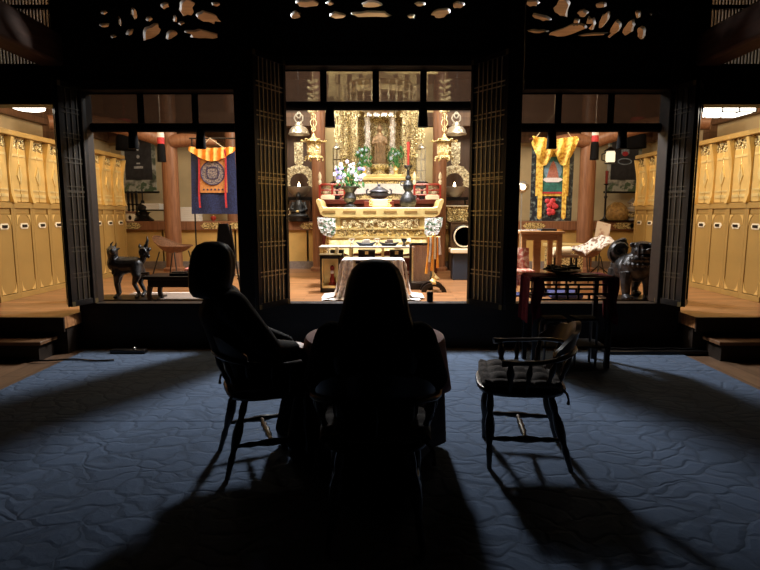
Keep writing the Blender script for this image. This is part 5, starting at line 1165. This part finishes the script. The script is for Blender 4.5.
# ================================================================== OUTER ROOM
def lerp(a, b, t): return tuple(a[i]+(b[i]-a[i])*t for i in range(3))
def turned_bar(m, a, b, prof):
    n = len(prof); m.tube([lerp(a, b, k/(n-1)) for k in range(n)], prof, 10)
def bow(t, r=.0):
    """arm and back rail seen from above: t 0..1 from one arm tip round the back to the other"""
    if t < .28: k = t/.28; return (.275+.01*math.sin(k*3), .165-.215*k, .630+.012*k)
    if t > .72: k = (1-t)/.28; return (-.275-.01*math.sin(k*3), .165-.215*k, .630+.012*k)
    q = (t-.28)/.44*math.pi; return (.275*math.cos(q), -.05-.215*math.sin(q), .642+.03*math.sin(q))
def captain_chair(loc, rz, label):
    c = E('captain_chair', loc, label, 'chair', rz, 'dark captain chairs around the round table')
    m = MB(); n = 40
    def outline(k, s=1):
        a = 2*math.pi*k/n; ca, sa = math.cos(a), math.sin(a); e = .62
        return (.255*s*abs(ca)**e*(1 if ca > 0 else -1)*(1.0 if sa > 0 else .97), .035+.255*s*abs(sa)**e*(1 if sa > 0 else -1))
    rings = []
    for z, s in ((.425, .86), (.432, .97), (.448, 1.0), (.462, .985), (.466, .93), (.455, .6), (.45, .25)):
        rings.append([m.v((*outline(k, s), z)) for k in range(n)])
    for a, b in zip(rings, rings[1:]):
        for k in range(n): m.f([a[k], a[(k+1) % n], b[(k+1) % n], b[k]])
    m.f(rings[0][::-1]); m.f(rings[-1]); build(m, 'seat', 'chair', c)
    P = [.017,.019,.022,.016,.024,.028,.027,.022,.015,.020,.017,.015,.014]
    L = {}
    for nm, top, bot in (('fl', (.18,.215,.43), (.222,.215,0)), ('fr', (-.18,.215,.43), (-.222,.215,0)), ('bl', (.15,-.12,.43), (.205,-.24,0)), ('br', (-.15,-.12,.43), (-.205,-.24,0))):
        m = MB(); turned_bar(m, top, bot, P); build(m, 'leg', 'chair', c); L[nm] = (top, bot)
    S = [.010,.012,.017,.013,.019,.022,.019,.013,.017,.012,.010]
    mids = []
    for a, b in (('fl', 'bl'), ('fr', 'br')):
        p, q = lerp(*L[a], .60), lerp(*L[b], .60); m = MB(); turned_bar(m, p, q, S); build(m, 'side_stretcher', 'chair', c); mids.append(lerp(p, q, .5))
    m = MB(); turned_bar(m, mids[0], mids[1], [.009,.015,.010,.020,.012,.022,.012,.020,.010,.015,.009]); build(m, 'cross_stretcher', 'chair', c)
    m = MB(); N = 44; pts = [bow(k/(N-1)) for k in range(N)]
    m.tube(pts, [.020+.014*max(0, 1-k/4) + .014*max(0, 1-(N-1-k)/4) for k in range(N)], 10, True, .62); build(m, 'arm_rail', 'chair', c)
    m = MB(); K = 32
    def crest(u, v):
        q = math.pi*(.10+.80*u); r = .215; h = .068+.062*math.exp(-((u-.5)/.20)**2)+.018*math.exp(-((abs(u-.5)-.27)/.06)**2)-.045*max(0, abs(u-.5)-.38)/.12
        return (.272*math.cos(q), -.05-(.216+.035*v)*math.sin(q), .662+.028*math.sin(q)+h*v)
    a = [[m.v(crest(i/(K-1), j/5)) for j in range(6)] for i in range(K)]
    def crest2(u, v): x, y, z = crest(u, v); return (x*.90, -.05+(y+.05)*.885, z)
    b = [[m.v(crest2(i/(K-1), j/5)) for j in range(6)] for i in range(K)]
    for i in range(K-1):
        for j in range(5): m.f([a[i][j], a[i+1][j], a[i+1][j+1], a[i][j+1]]); m.f([b[i][j], b[i][j+1], b[i+1][j+1], b[i+1][j]])
        m.f([a[i][5], a[i+1][5], b[i+1][5], b[i][5]]); m.f([a[i][0], b[i][0], b[i+1][0], a[i+1][0]])
    for i in (0, K-1):
        for j in range(5): m.f([a[i][j], a[i][j+1], b[i][j+1], b[i][j]])
    build(m, 'crest', 'chair', c)
    V = [.009,.011,.010,.015,.011,.016,.018,.014,.010,.009]
    for t in (.06, .20, .33, .415, .5, .585, .67, .80, .94):
        x, y, z = bow(t); s = .80 if .25 < t < .75 else .84
        bx, by = x*s, (y+.02)*(.78 if .25 < t < .75 else .82)
        m = MB(); turned_bar(m, (bx, max(by, -.205), .455), (x, y, z), V if t not in (.06, .94) else [q*1.35 for q in V]); build(m, 'spindle', 'chair', c)
    return c
def tufted_cushion(loc, rz, label, w=.25):
    m = MB(); n = 34
    def surf(u, v, sgn):
        x, y = (u-.5)*2, (v-.5)*2; r = max(abs(x), abs(y)); edge = max(0.0, 1-r**5)
        t = .5+.5*math.cos(x*math.pi*2.5)*math.cos(y*math.pi*2.5); tuft = .25+.75*(abs(math.cos(x*math.pi*2))*abs(math.cos(y*math.pi*2)))**.5
        k = 1-.06*(abs(x*y))
        return (x*w*k, y*(w-.02)*k, .040+sgn*(.042*edge**.5*tuft))
    A = [[m.v(surf(i/(n-1), j/(n-1), 1)) for j in range(n)] for i in range(n)]; B = [[m.v(surf(i/(n-1), j/(n-1), -.9)) for j in range(n)] for i in range(n)]
    for i in range(n-1):
        for j in range(n-1): m.f([A[i][j], A[i+1][j], A[i+1][j+1], A[i][j+1]]); m.f([B[i][j], B[i][j+1], B[i+1][j+1], B[i+1][j]])
    bmesh.ops.remove_doubles(m.bm, verts=m.bm.verts, dist=.0008)
    o = build(m, 'tufted_cushion', 'cushion', loc=loc, rz=rz); tag(o, label, 'cushion', 'tufted seat cushions')
    for sx in (-1, 1):
        m = MB(); m.tube([(sx*w*.86, -w*.82, .03), (sx*w*.98, -w*.95, .0), (sx*w*.99, -w*.98, -.03), (sx*w*.98, -w*.98, -.055)], [.007, .008, .006, .011], 6); build(m, 'tie', 'cushion', o)
    return o
CZ = .012
RC = (.862, 3.17); RRZ = math.atan2(.12, -1)-math.pi/2
LC = (-.685, 3.12); LRZ = math.atan2(.36, .93)-math.pi/2
CC = (-.02, 2.42)
captain_chair((*RC, CZ), RRZ, 'empty dark wooden captain chair with tufted cushion facing the round table')
captain_chair((*LC, CZ), LRZ, 'dark wooden captain chair holding the seated person with bobbed hair')
captain_chair((*CC, CZ), 0, 'dark wooden captain chair, its back to the viewer, holding the long-haired person')
tufted_cushion((RC[0]-.045, RC[1]+.005, CZ+.46), RRZ, 'charcoal tufted cushion on the empty captain chair')
tufted_cushion((LC[0]+.02, LC[1]+.01, CZ+.46), LRZ, 'dark tufted cushion under the person with bobbed hair')
tufted_cushion((*CC, CZ+.455), 0, 'dark tufted cushion under the long-haired person')

# round table with two cloths
TC = (-.03, 3.24)
t = E('round_table', (*TC, CZ), 'round table hidden under the rose cloth in front of the long-haired person', 'table')
build(MB().lathe([(.0, .68), (.40, .68), (.41, .69), (.41, .705), (.0, .71)], (0,0,0), 40), 'table_top', 'step', t)
m = MB(); m.lathe([(.03, .02), (.05, .1), (.04, .3), (.06, .5), (.12, .68)], (0,0,0), 16); build(m, 'pedestal', 'step', t)
for k in range(4): q = k*math.pi/2+.5; build(MB().tube([(0, 0, .14), (.14*math.cos(q), .14*math.sin(q), .10), (.27*math.cos(q), .27*math.sin(q), .015)], [.03, .028, .022], 8), 'foot', 'step', t)
def round_cloth(r0, z1, drop, flare, folds, amp, seed):
    m = MB(); prof = []; n = 96; rnd = random.Random(seed); ph = rnd.random()*6
    for k in range(4): prof.append((r0*k/4+.002, z1, 0))
    prof += [(r0-.02, z1, 0), (r0-.004, z1-.006, 0), (r0+.004, z1-.025, .1)]
    for k in range(1, 9): q = k/8; prof.append((r0+.006+flare*q, z1-.025-drop*q, q))
    rings = []
    for r, z, w in prof:
        rings.append([m.v(((r+amp*w*(math.sin(folds*a+ph)+.4*math.sin((folds+5)*a)))*math.cos(a), (r+amp*w*(math.sin(folds*a+ph)+.4*math.sin((folds+5)*a)))*math.sin(a), z-.02*w*math.sin(3*a+ph))) for a in (2*math.pi*j/n for j in range(n))])
    for a, b in zip(rings, rings[1:]):
        for j in range(n): m.f([a[j], a[(j+1) % n], b[(j+1) % n], b[j]])
    m.f(rings[0]); return m
o = build(round_cloth(.412, .714, .60, .0, 11, .022, 2), 'under_cloth', 'plumcloth', loc=(*TC, CZ)); o.modifiers.new('t', 'SOLIDIFY').thickness = .004; tag(o, 'long dark plum cloth hanging almost to the carpet under the rose cloth', 'tablecloth')
o = build(round_cloth(.415, .722, .27, .02, 9, .020, 5), 'tablecloth', 'pinkcloth', loc=(*TC, CZ)); o.modifiers.new('t', 'SOLIDIFY').thickness = .004; tag(o, 'dusty rose cloth draped over the round table', 'tablecloth')

# tall draped stand near the lion bay
q = E('altar_stand', (1.79, 5.22, 0), 'tall black fretwork table with dark red cloth before the lion bay', 'table'); w, d, h = .375, .20, .87
build(MB().box(-w, w, -d, d, h-.03, h), 'table_top', 'black', q, bevel=.004)
for x in (-w+.03, w-.03):
    for y in (-d+.03, d-.03): build(MB().box(x-.022, x+.022, y-.022, y+.022, 0, h-.03), 'leg', 'black', q, bevel=.003)
for y in (-d+.03, d-.03):
    m = MB()
    for z in (.66, .715, .80): m.box(-w+.03, w-.03, y-.01, y+.01, z-.009, z+.009)
    for x in (-.15, -.05, .05, .15): m.box(x-.009, x+.009, y-.01, y+.01, .66, .715 if abs(x) > .1 else .80)
    build(m, 'fret_rail', 'black', q, smooth=False)
for x in (-w+.03, w-.03): build(MB().box(x-.01, x+.01, -d+.03, d-.03, .65, .67), 'side_rail', 'black', q)
build(MB().box(-w+.03, w-.03, -d+.03, d-.03, .20, .215), 'low_shelf', 'matte', q)
m = MB(); Wd = .395
def runner(u, v):
    s = (u-.5)*2*(Wd+.42); a = abs(s); sg = 1 if s > 0 else -1; y = -.17+.34*v
    if a < Wd-.015: return (s, y, h+.004)
    k = min(1, (a-Wd+.015)/.42); return (sg*(Wd+.004+.012*k+.012*math.sin(v*14)*k), y*(1-.06*k), h+.002-(a-Wd+.015))
m.sheet(runner, 60, 16, .005, (0, 0, -1)); o = build(m, 'red_runner', 'redcloth', loc=(1.79, 5.22, 0)); tag(o, 'dark red cloth runner hanging down both ends of the tall black table', 'cloth')
for sx in (-1, 1):
    m = MB(); m.sheet(lambda u, v: (sx*(Wd-.115*u*(1-.25*v))+.012*math.sin(v*9+u*5), -.212-.016*math.sin(u*8+1)-.01*v, h+.003-(.45-.10*u)*v), 10, 14, .005); build(m, 'corner_fold', 'redcloth', o)
q = E('offering_bowl', (1.74, 5.20, h+.006), 'shallow black bowl with dark leaves on the red-draped stand', 'bowl'); build(MB().lathe([(.06, 0), (.07, .015), (.16, .04), (.17, .05), (.0, .045)], (0,0,0), 24), 'bowl', 'black', q)
m = MB(); rnd = random.Random(5)
for k in range(36): m.ell((rnd.uniform(-.14, .14), rnd.uniform(-.1, .1), rnd.uniform(.045, .085)), (.05, .016, .012), 6, 4, Euler((rnd.uniform(-.4, .4), rnd.uniform(-.4, .4), rnd.uniform(0, 6))).to_matrix())
build(m, 'leaves', 'darkleaf', q)
o = build(MB().box(-.09, .09, -.06, .06, 0, .012), 'paper_sheet', 'greypaper', loc=(1.95, 5.17, h+.006), rz=.3); tag(o, 'grey paper slip beside the black bowl on the red-draped stand', 'paper')
for i, (x, l) in enumerate(((1.66, 'folded steel-edged stool frame under the red-draped stand, toward the altar'), (1.95, 'folded steel-edged stool frame under the red-draped stand, toward the lion'))):
    q = E('folding_stool', (x, 5.2, 0), l, 'stool', group='folding stools under the red-draped stand')
    for y in (-.10, .06):
        m = MB(); m.tube([(-.10, y, 0), (-.10, y, .40), (-.08, y, .44), (.06, y, .46), (.09, y, .44), (.10, y, .40), (.10, y, 0)], .012, 8); build(m, 'tube_frame', 'steel', q)
    build(MB().box(-.11, .11, -.12, .08, .455, .475), 'seat', 'matte', q, bevel=.006)
# cables on the floor by the steps
def cable(pts, label, r=.009):
    o = build(MB().tube(pts, r, 8), 'cable', 'black'); return tag(o, label, 'cable')
cable([(-4.3+.08*k, 5.44-.0+.03*math.sin(k*.9) - (0.16 if k > 5 else .03*k), .012+.012) for k in range(0, 22)], 'black cable along the carpet edge before the plain dark sill below the horned beast')
q = E('power_strip', (-2.62, 5.60, .012), 'small black power strip with pale knob at the carpet edge', 'power strip'); build(MB().box(-.18, .18, -.04, .04, 0, .04), 'body', 'black', q, bevel=.006); build(MB().ell((.06, 0, .05), .014), 'knob', 'silver', q)
q = E('rolled_mat', (3.05, 5.60, .012), 'long flat black mat roll lying along the carpet edge below the lion', 'mat'); build(MB().box(-.72, .72, -.07, .07, 0, .035), 'mat', 'black', q, bevel=.01); m = MB(); m.tube([(-.70+.1*k, .02*math.sin(k*2.1), .045) for k in range(15)], .010, 6); build(m, 'cord', 'matte', q)
# microphone-like wand resting behind the bobbed person: chair-arm end is part of the chair

# ================================================================== PEOPLE
def hand_parts(m, wrist, d, up, side, curl=.35, s=1.0):
    """palm, four fingers of unequal length and a thumb. d: towards the finger tips, side: towards the thumb"""
    w, d, up, side = Vector(wrist), Vector(d).normalized(), Vector(up).normalized(), Vector(side).normalized()
    rot = Matrix((side, d, up)).transposed()
    m.ell(w+d*.045*s, (.040*s, .052*s, .015*s), 12, 8, rot)
    for k, L in enumerate((.072, .082, .076, .060)):
        base = w+d*(.080*s)+side*((.030-.020*k)*s); pts = [w+d*.04*s+side*((.02-.013*k)*s), base]; q = 0; p = base
        for j in range(3):
            q -= curl*(.5+.3*j); p = p+(d*math.cos(q)+up*math.sin(q))*(L*s/3)*1.0+side*((.004-.003*k)*s); pts.append(p)
        m.tube(pts, [.0095*s, .0098*s, .0090*s, .0082*s, .0065*s], 8)
    b = w+d*.02*s+side*.025*s
    m.tube([b, b+(side*.75+d*.5)*.028*s-up*.004, b+(side*.6+d*.8)*.055*s-up*.010, b+(side*.35+d*.9)*.078*s-up*.014], [.014*s, .0125*s, .011*s, .008*s], 8)
def head_parts(m, c, yaw, pitch, s=1.0):
    old = m.M; m.M = Matrix.Translation(c) @ Euler((pitch, 0, yaw)).to_matrix().to_4x4() @ Matrix.Diagonal((s, s, s, 1))
    m.ell((0, -.01, .02), (.074, .092, .092), 20, 14); m.ell((0, .022, -.035), (.058, .066, .072), 16, 12); m.ell((0, .058, -.088), (.030, .024, .020), 12, 8)
    m.tube([(0, .086, .012), (0, .100, -.012), (0, .108, -.030), (0, .094, -.038)], [.008, .011, .014, .010], 8)
    for x in (-1, 1):
        m.ell((x*.030, .082, .010), (.015, .010, .009), 10, 7); m.ell((x*.032, .080, .030), (.020, .010, .006), 10, 6); m.ell((x*.078, -.008, -.005), (.010, .020, .032), 10, 8); m.ell((x*.042, .060, -.028), (.022, .022, .020), 10, 7)
    m.ell((0, .088, -.058), (.024, .010, .006), 10, 6); m.ell((0, .086, -.067), (.020, .010, .007), 10, 6)
    m.M = old
def person(loc, rz, label, pose, yaw, pitch, hair_fn, coat, legs_mat):
    J = pose
    V = ['pelvis', 'waist', 'chest', 'neckb', 'neck', 'head0', 'hipL', 'kneeL', 'ankL', 'toeL', 'hipR', 'kneeR', 'ankR', 'toeR', 'shL', 'elL', 'wrL', 'shR', 'elR', 'wrR']
    rad = dict(pelvis=(.155,.12), waist=(.125,.10), chest=(.15,.11), neckb=(.06,.06), neck=(.05,.05), head0=(.05,.05), hip=.088, knee=.058, ank=.038, toe=.032, sh=.058, el=.040, wr=.027)
    edges = [('pelvis','waist'),('waist','chest'),('chest','neckb'),('neckb','neck'),('neck','head0'),('pelvis','hipL'),('hipL','kneeL'),('kneeL','ankL'),('ankL','toeL'),('pelvis','hipR'),('hipR','kneeR'),('kneeR','ankR'),('ankR','toeR'),('chest','shL'),('shL','elL'),('elL','wrL'),('chest','shR'),('shR','elR'),('elR','wrR')]
    idx = {k: i for i, k in enumerate(V)}
    R_ = lambda k: rad.get(k, rad.get(k[:-1]))
    body = skin([J[k] for k in V], [(idx[a], idx[b]) for a, b in edges], [R_(k) for k in V], 2)
    m = MB(); head_parts(m, J['head'], yaw, pitch)
    for s, k in ((1, 'L'), (-1, 'R')):
        hd = J['hand'+k]; hand_parts(m, J['wr'+k], hd[0], hd[1], hd[2], hd[3])
    p = build(fuse([body, m], .0065, 1), 'person', 'skin', loc=loc, rz=rz); tag(p, label, 'person')
    # garments follow the body, a little wider
    g = {k: v for k, v in J.items()}
    tv = ['pelvis', 'waist', 'chest', 'neckb', 'shL', 'elL', 'cuL', 'shR', 'elR', 'cuR', 'hem']
    g['cuL'] = lerp(J['elL'], J['wrL'], .93); g['cuR'] = lerp(J['elR'], J['wrR'], .93); g['hem'] = tuple(Vector(J['pelvis'])+Vector((0, .01, -.05)))
    tr = dict(pelvis=(.185,.145), waist=(.172,.142), chest=(.186,.148), neckb=(.088,.08), shL=.085, elL=.066, cuL=.046, shR=.085, elR=.066, cuR=.046, hem=(.18,.14))
    ti = {k: i for i, k in enumerate(tv)}
    te = [('pelvis','waist'),('waist','chest'),('chest','neckb'),('chest','shL'),('shL','elL'),('elL','cuL'),('chest','shR'),('shR','elR'),('elR','cuR'),('pelvis','hem')]
    cm = fuse([skin([g[k] for k in tv], [(ti[a], ti[b]) for a, b in te], [tr[k] for k in tv], 2)], .010, 2); build(cm, 'jacket', coat, p)
    lv = ['pelvis', 'hipL', 'kneeL', 'ankL', 'hipR', 'kneeR', 'ankR']; li = {k: i for i, k in enumerate(lv)}
    lr = [(.165,.128), .105, .078, .062, .105, .078, .062]
    lm = fuse([skin([J[k] for k in lv], [(0,1),(1,2),(2,3),(0,4),(4,5),(5,6)], lr, 2)], .010, 1); build(lm, 'trousers', legs_mat, p)
    for k in 'LR':
        m = MB(); a, b = Vector(J['ank'+k]), Vector(J['toe'+k]); dr = (b-a); dr.z = 0; dr.normalize(); yw = math.atan2(dr.y, dr.x)-math.pi/2; mid = a*.45+b*.55; rt = Euler((0, 0, yw)).to_matrix()
        m.ell((mid.x, mid.y, .045), (.047, .125, .045), 14, 10, rt); m.ell((a.x, a.y, .08), (.046, .055, .06), 12, 8, rt); m.cbox((mid.x, mid.y, .014), (.08, .22, .022), rt); build(fuse([m], .009, 1), 'shoe', 'black', p)
    hair_fn(p, J['head'], yaw, pitch)
    return p
def hair_loft(p, c, yaw, levels, mat='hair', nstr=48):
    """levels: (z, half width, half depth, y offset) from the crown down, in the head's turned frame"""
    m = MB(); Mx = Matrix.Translation(c) @ Matrix.Rotation(yaw, 4, 'Z'); m.M = Mx; n = nstr; rnd = random.Random(2)
    st = [1+rnd.uniform(-.03, .03) for k in range(n)]; rings = []
    for z, hw, hd, oy in levels:
        rings.append([m.v((hw*st[k]*math.cos(2*math.pi*k/n), oy+hd*st[k]*math.sin(2*math.pi*k/n), z+.01*(st[k]-1)*20*(1 if z < 0 else 0))) for k in range(n)])
    for a, b in zip(rings, rings[1:]):
        for k in range(n): m.f([a[k], a[(k+1) % n], b[(k+1) % n], b[k]])
    m.f(rings[0]); m.f(rings[-1]); return m
# long-haired person with back to the viewer
poseC = dict(pelvis=(0,-.06,.585), waist=(0,-.08,.70), chest=(0,-.075,.835), neckb=(0,-.05,.92), neck=(0,-.03,.98), head0=(0,-.02,1.03), head=(0,-.01,1.115),
    hipL=(-.09,-.03,.575), kneeL=(-.11,.29,.555), ankL=(-.12,.18,.12), toeL=(-.12,.31,.05), hipR=(.09,-.03,.575), kneeR=(.11,.29,.555), ankR=(.12,.18,.12), toeR=(.12,.31,.05),
    shL=(-.185,-.07,.89), elL=(-.265,.02,.70), wrL=(-.10,.20,.69), shR=(.185,-.07,.89), elR=(.265,.02,.70), wrR=(.10,.20,.69),
    handL=((.5,.8,-.1), (0,0,1), (.8,-.5,0), .35), handR=((-.5,.8,-.1), (0,0,1), (-.8,-.5,0), .35))
def hairC(p, c, yaw, pitch):
    lv = [(.128,.002,.002,-.02),(.126,.035,.04,-.02),(.112,.072,.075,-.022),(.085,.100,.095,-.025),(.045,.118,.105,-.032),(.0,.128,.105,-.045),(-.05,.135,.100,-.06),(-.10,.145,.095,-.075),(-.15,.158,.09,-.09),(-.20,.175,.085,-.105),(-.26,.185,.075,-.115),(-.34,.17,.06,-.12),(-.42,.13,.04,-.125),(-.45,.06,.02,-.125)]
    build(hair_loft(p, c, yaw, lv), 'long_hair', 'hair', p)
person((CC[0], CC[1], CZ), 0, 'person with long dark hair in dark clothes, seen from behind at the round table', poseC, 0, 0, hairC, 'coat', 'coat')
# bobbed person, seated in profile, leaning back
poseL = dict(pelvis=(0,-.06,.585), waist=(0,-.15,.72), chest=(0,-.195,.885), neckb=(0,-.22,1.0), neck=(0,-.23,1.045), head0=(0,-.235,1.07), head=(-.0,-.24,1.155),
    hipL=(-.09,-.03,.575), kneeL=(-.11,.265,.56), ankL=(-.12,.15,.12), toeL=(-.12,.28,.05), hipR=(.09,-.03,.575), kneeR=(.10,.275,.56), ankR=(.11,.17,.12), toeR=(.11,.30,.05),
    shL=(-.175,-.17,.945), elL=(-.235,-.01,.715), wrL=(-.07,.17,.665), shR=(.175,-.17,.945), elR=(.235,.01,.705), wrR=(.07,.17,.665),
    handL=((.35,.9,-.15), (0,0,1), (.9,-.35,0), .4), handR=((-.2,.95,-.1), (0,0,1), (-.95,-.2,0), .4))
def hairL(p, c, yaw, pitch):
    lv = [(.135,.002,.002,-.02),(.132,.04,.045,-.02),(.115,.08,.085,-.022),(.08,.105,.112,-.022),(.04,.118,.122,-.022),(.0,.124,.124,-.028),(-.05,.126,.120,-.036),(-.10,.122,.112,-.046),(-.135,.110,.10,-.055),(-.16,.09,.08,-.06),(-.172,.05,.03,-.065)]
    build(hair_loft(p, c, yaw, lv), 'bobbed_hair', 'hair', p)
person((LC[0], LC[1], CZ), LRZ, 'person with bobbed dark hair in a dark jacket, seated sideways with hands on lap', poseL, R(40), 0, hairL, 'navy', 'coat')

# ================================================================== LIGHT
w = bpy.data.worlds.new('world'); SC.world = w; w.use_nodes = True
w.node_tree.nodes['Background'].inputs[0].default_value = (.9, .75, .6, 1); w.node_tree.nodes['Background'].inputs[1].default_value = .0
def area(name, loc, target, size, power, col, size_y=None):
    l = bpy.data.lights.new(name, 'AREA'); l.energy = power; l.color = col; l.size = size
    if size_y: l.shape = 'RECTANGLE'; l.size_y = size_y
    o = bpy.data.objects.new(name, l); C.objects.link(o); o.location = loc
    o.rotation_euler = (Vector(target)-Vector(loc)).to_track_quat('-Z', 'Y').to_euler(); return o
area('hall_lamp', (0, 7.95, 3.84), (0, 4.9, .2), .42, 380, (1, .99, .98), .85)
area('altar_front', (0, 6.9, 3.9), (0, 9.2, 1.2), .7, 36, (1, .93, .78))
area('altar_back_fill', (0, 11.5, 4.0), (0, 12.2, 2.4), .6, 110, (1, .95, .72), 2.0)  # added fill to brighten the plaster behind the altar
area('shrine_fill', (0, 10.28, 3.42), (0, 10.6, 2.5), .25, 13, (1, .95, .88))  # added light under the shrine roof to brighten the niche
area('hall_fill', (0, 7.1, 4.12), (0, 7.1, 0), 7.5, 68, (1, .62, .32), 1.5)  # broad warm fill, added to lift the shadows on the carpet
for sx in (-1, 1):
    area('altar_spot', (sx*1.0, 8.0, 3.9), (sx*.1, 10.0, 2.1), .4, 54, (1, .95, .78))
    area('aisle_light', (sx*3.7, 7.5, 3.5), (sx*4.6, 7.8, 1.9), .8, 22, (1, .78, .48), .5)
    area('bay_light', (sx*2.9, 8.7, 3.9), (sx*2.9, 9.4, 0), .7, 22, (1, .72, .42))
    area('aisle_uplight', (sx*4.3, 6.9, 2.80), (sx*4.3, 7.3, 4.2), .4, 36, (1, .78, .50))  # added upward light so the ceiling behind the lattice looks lit
    area('flank_fill', (sx*1.5, 9.2, 3.9), (sx*1.45, 10.8, 2.0), .3, 26, (1, .93, .76))  # added to brighten the arches and plaques beside the altar
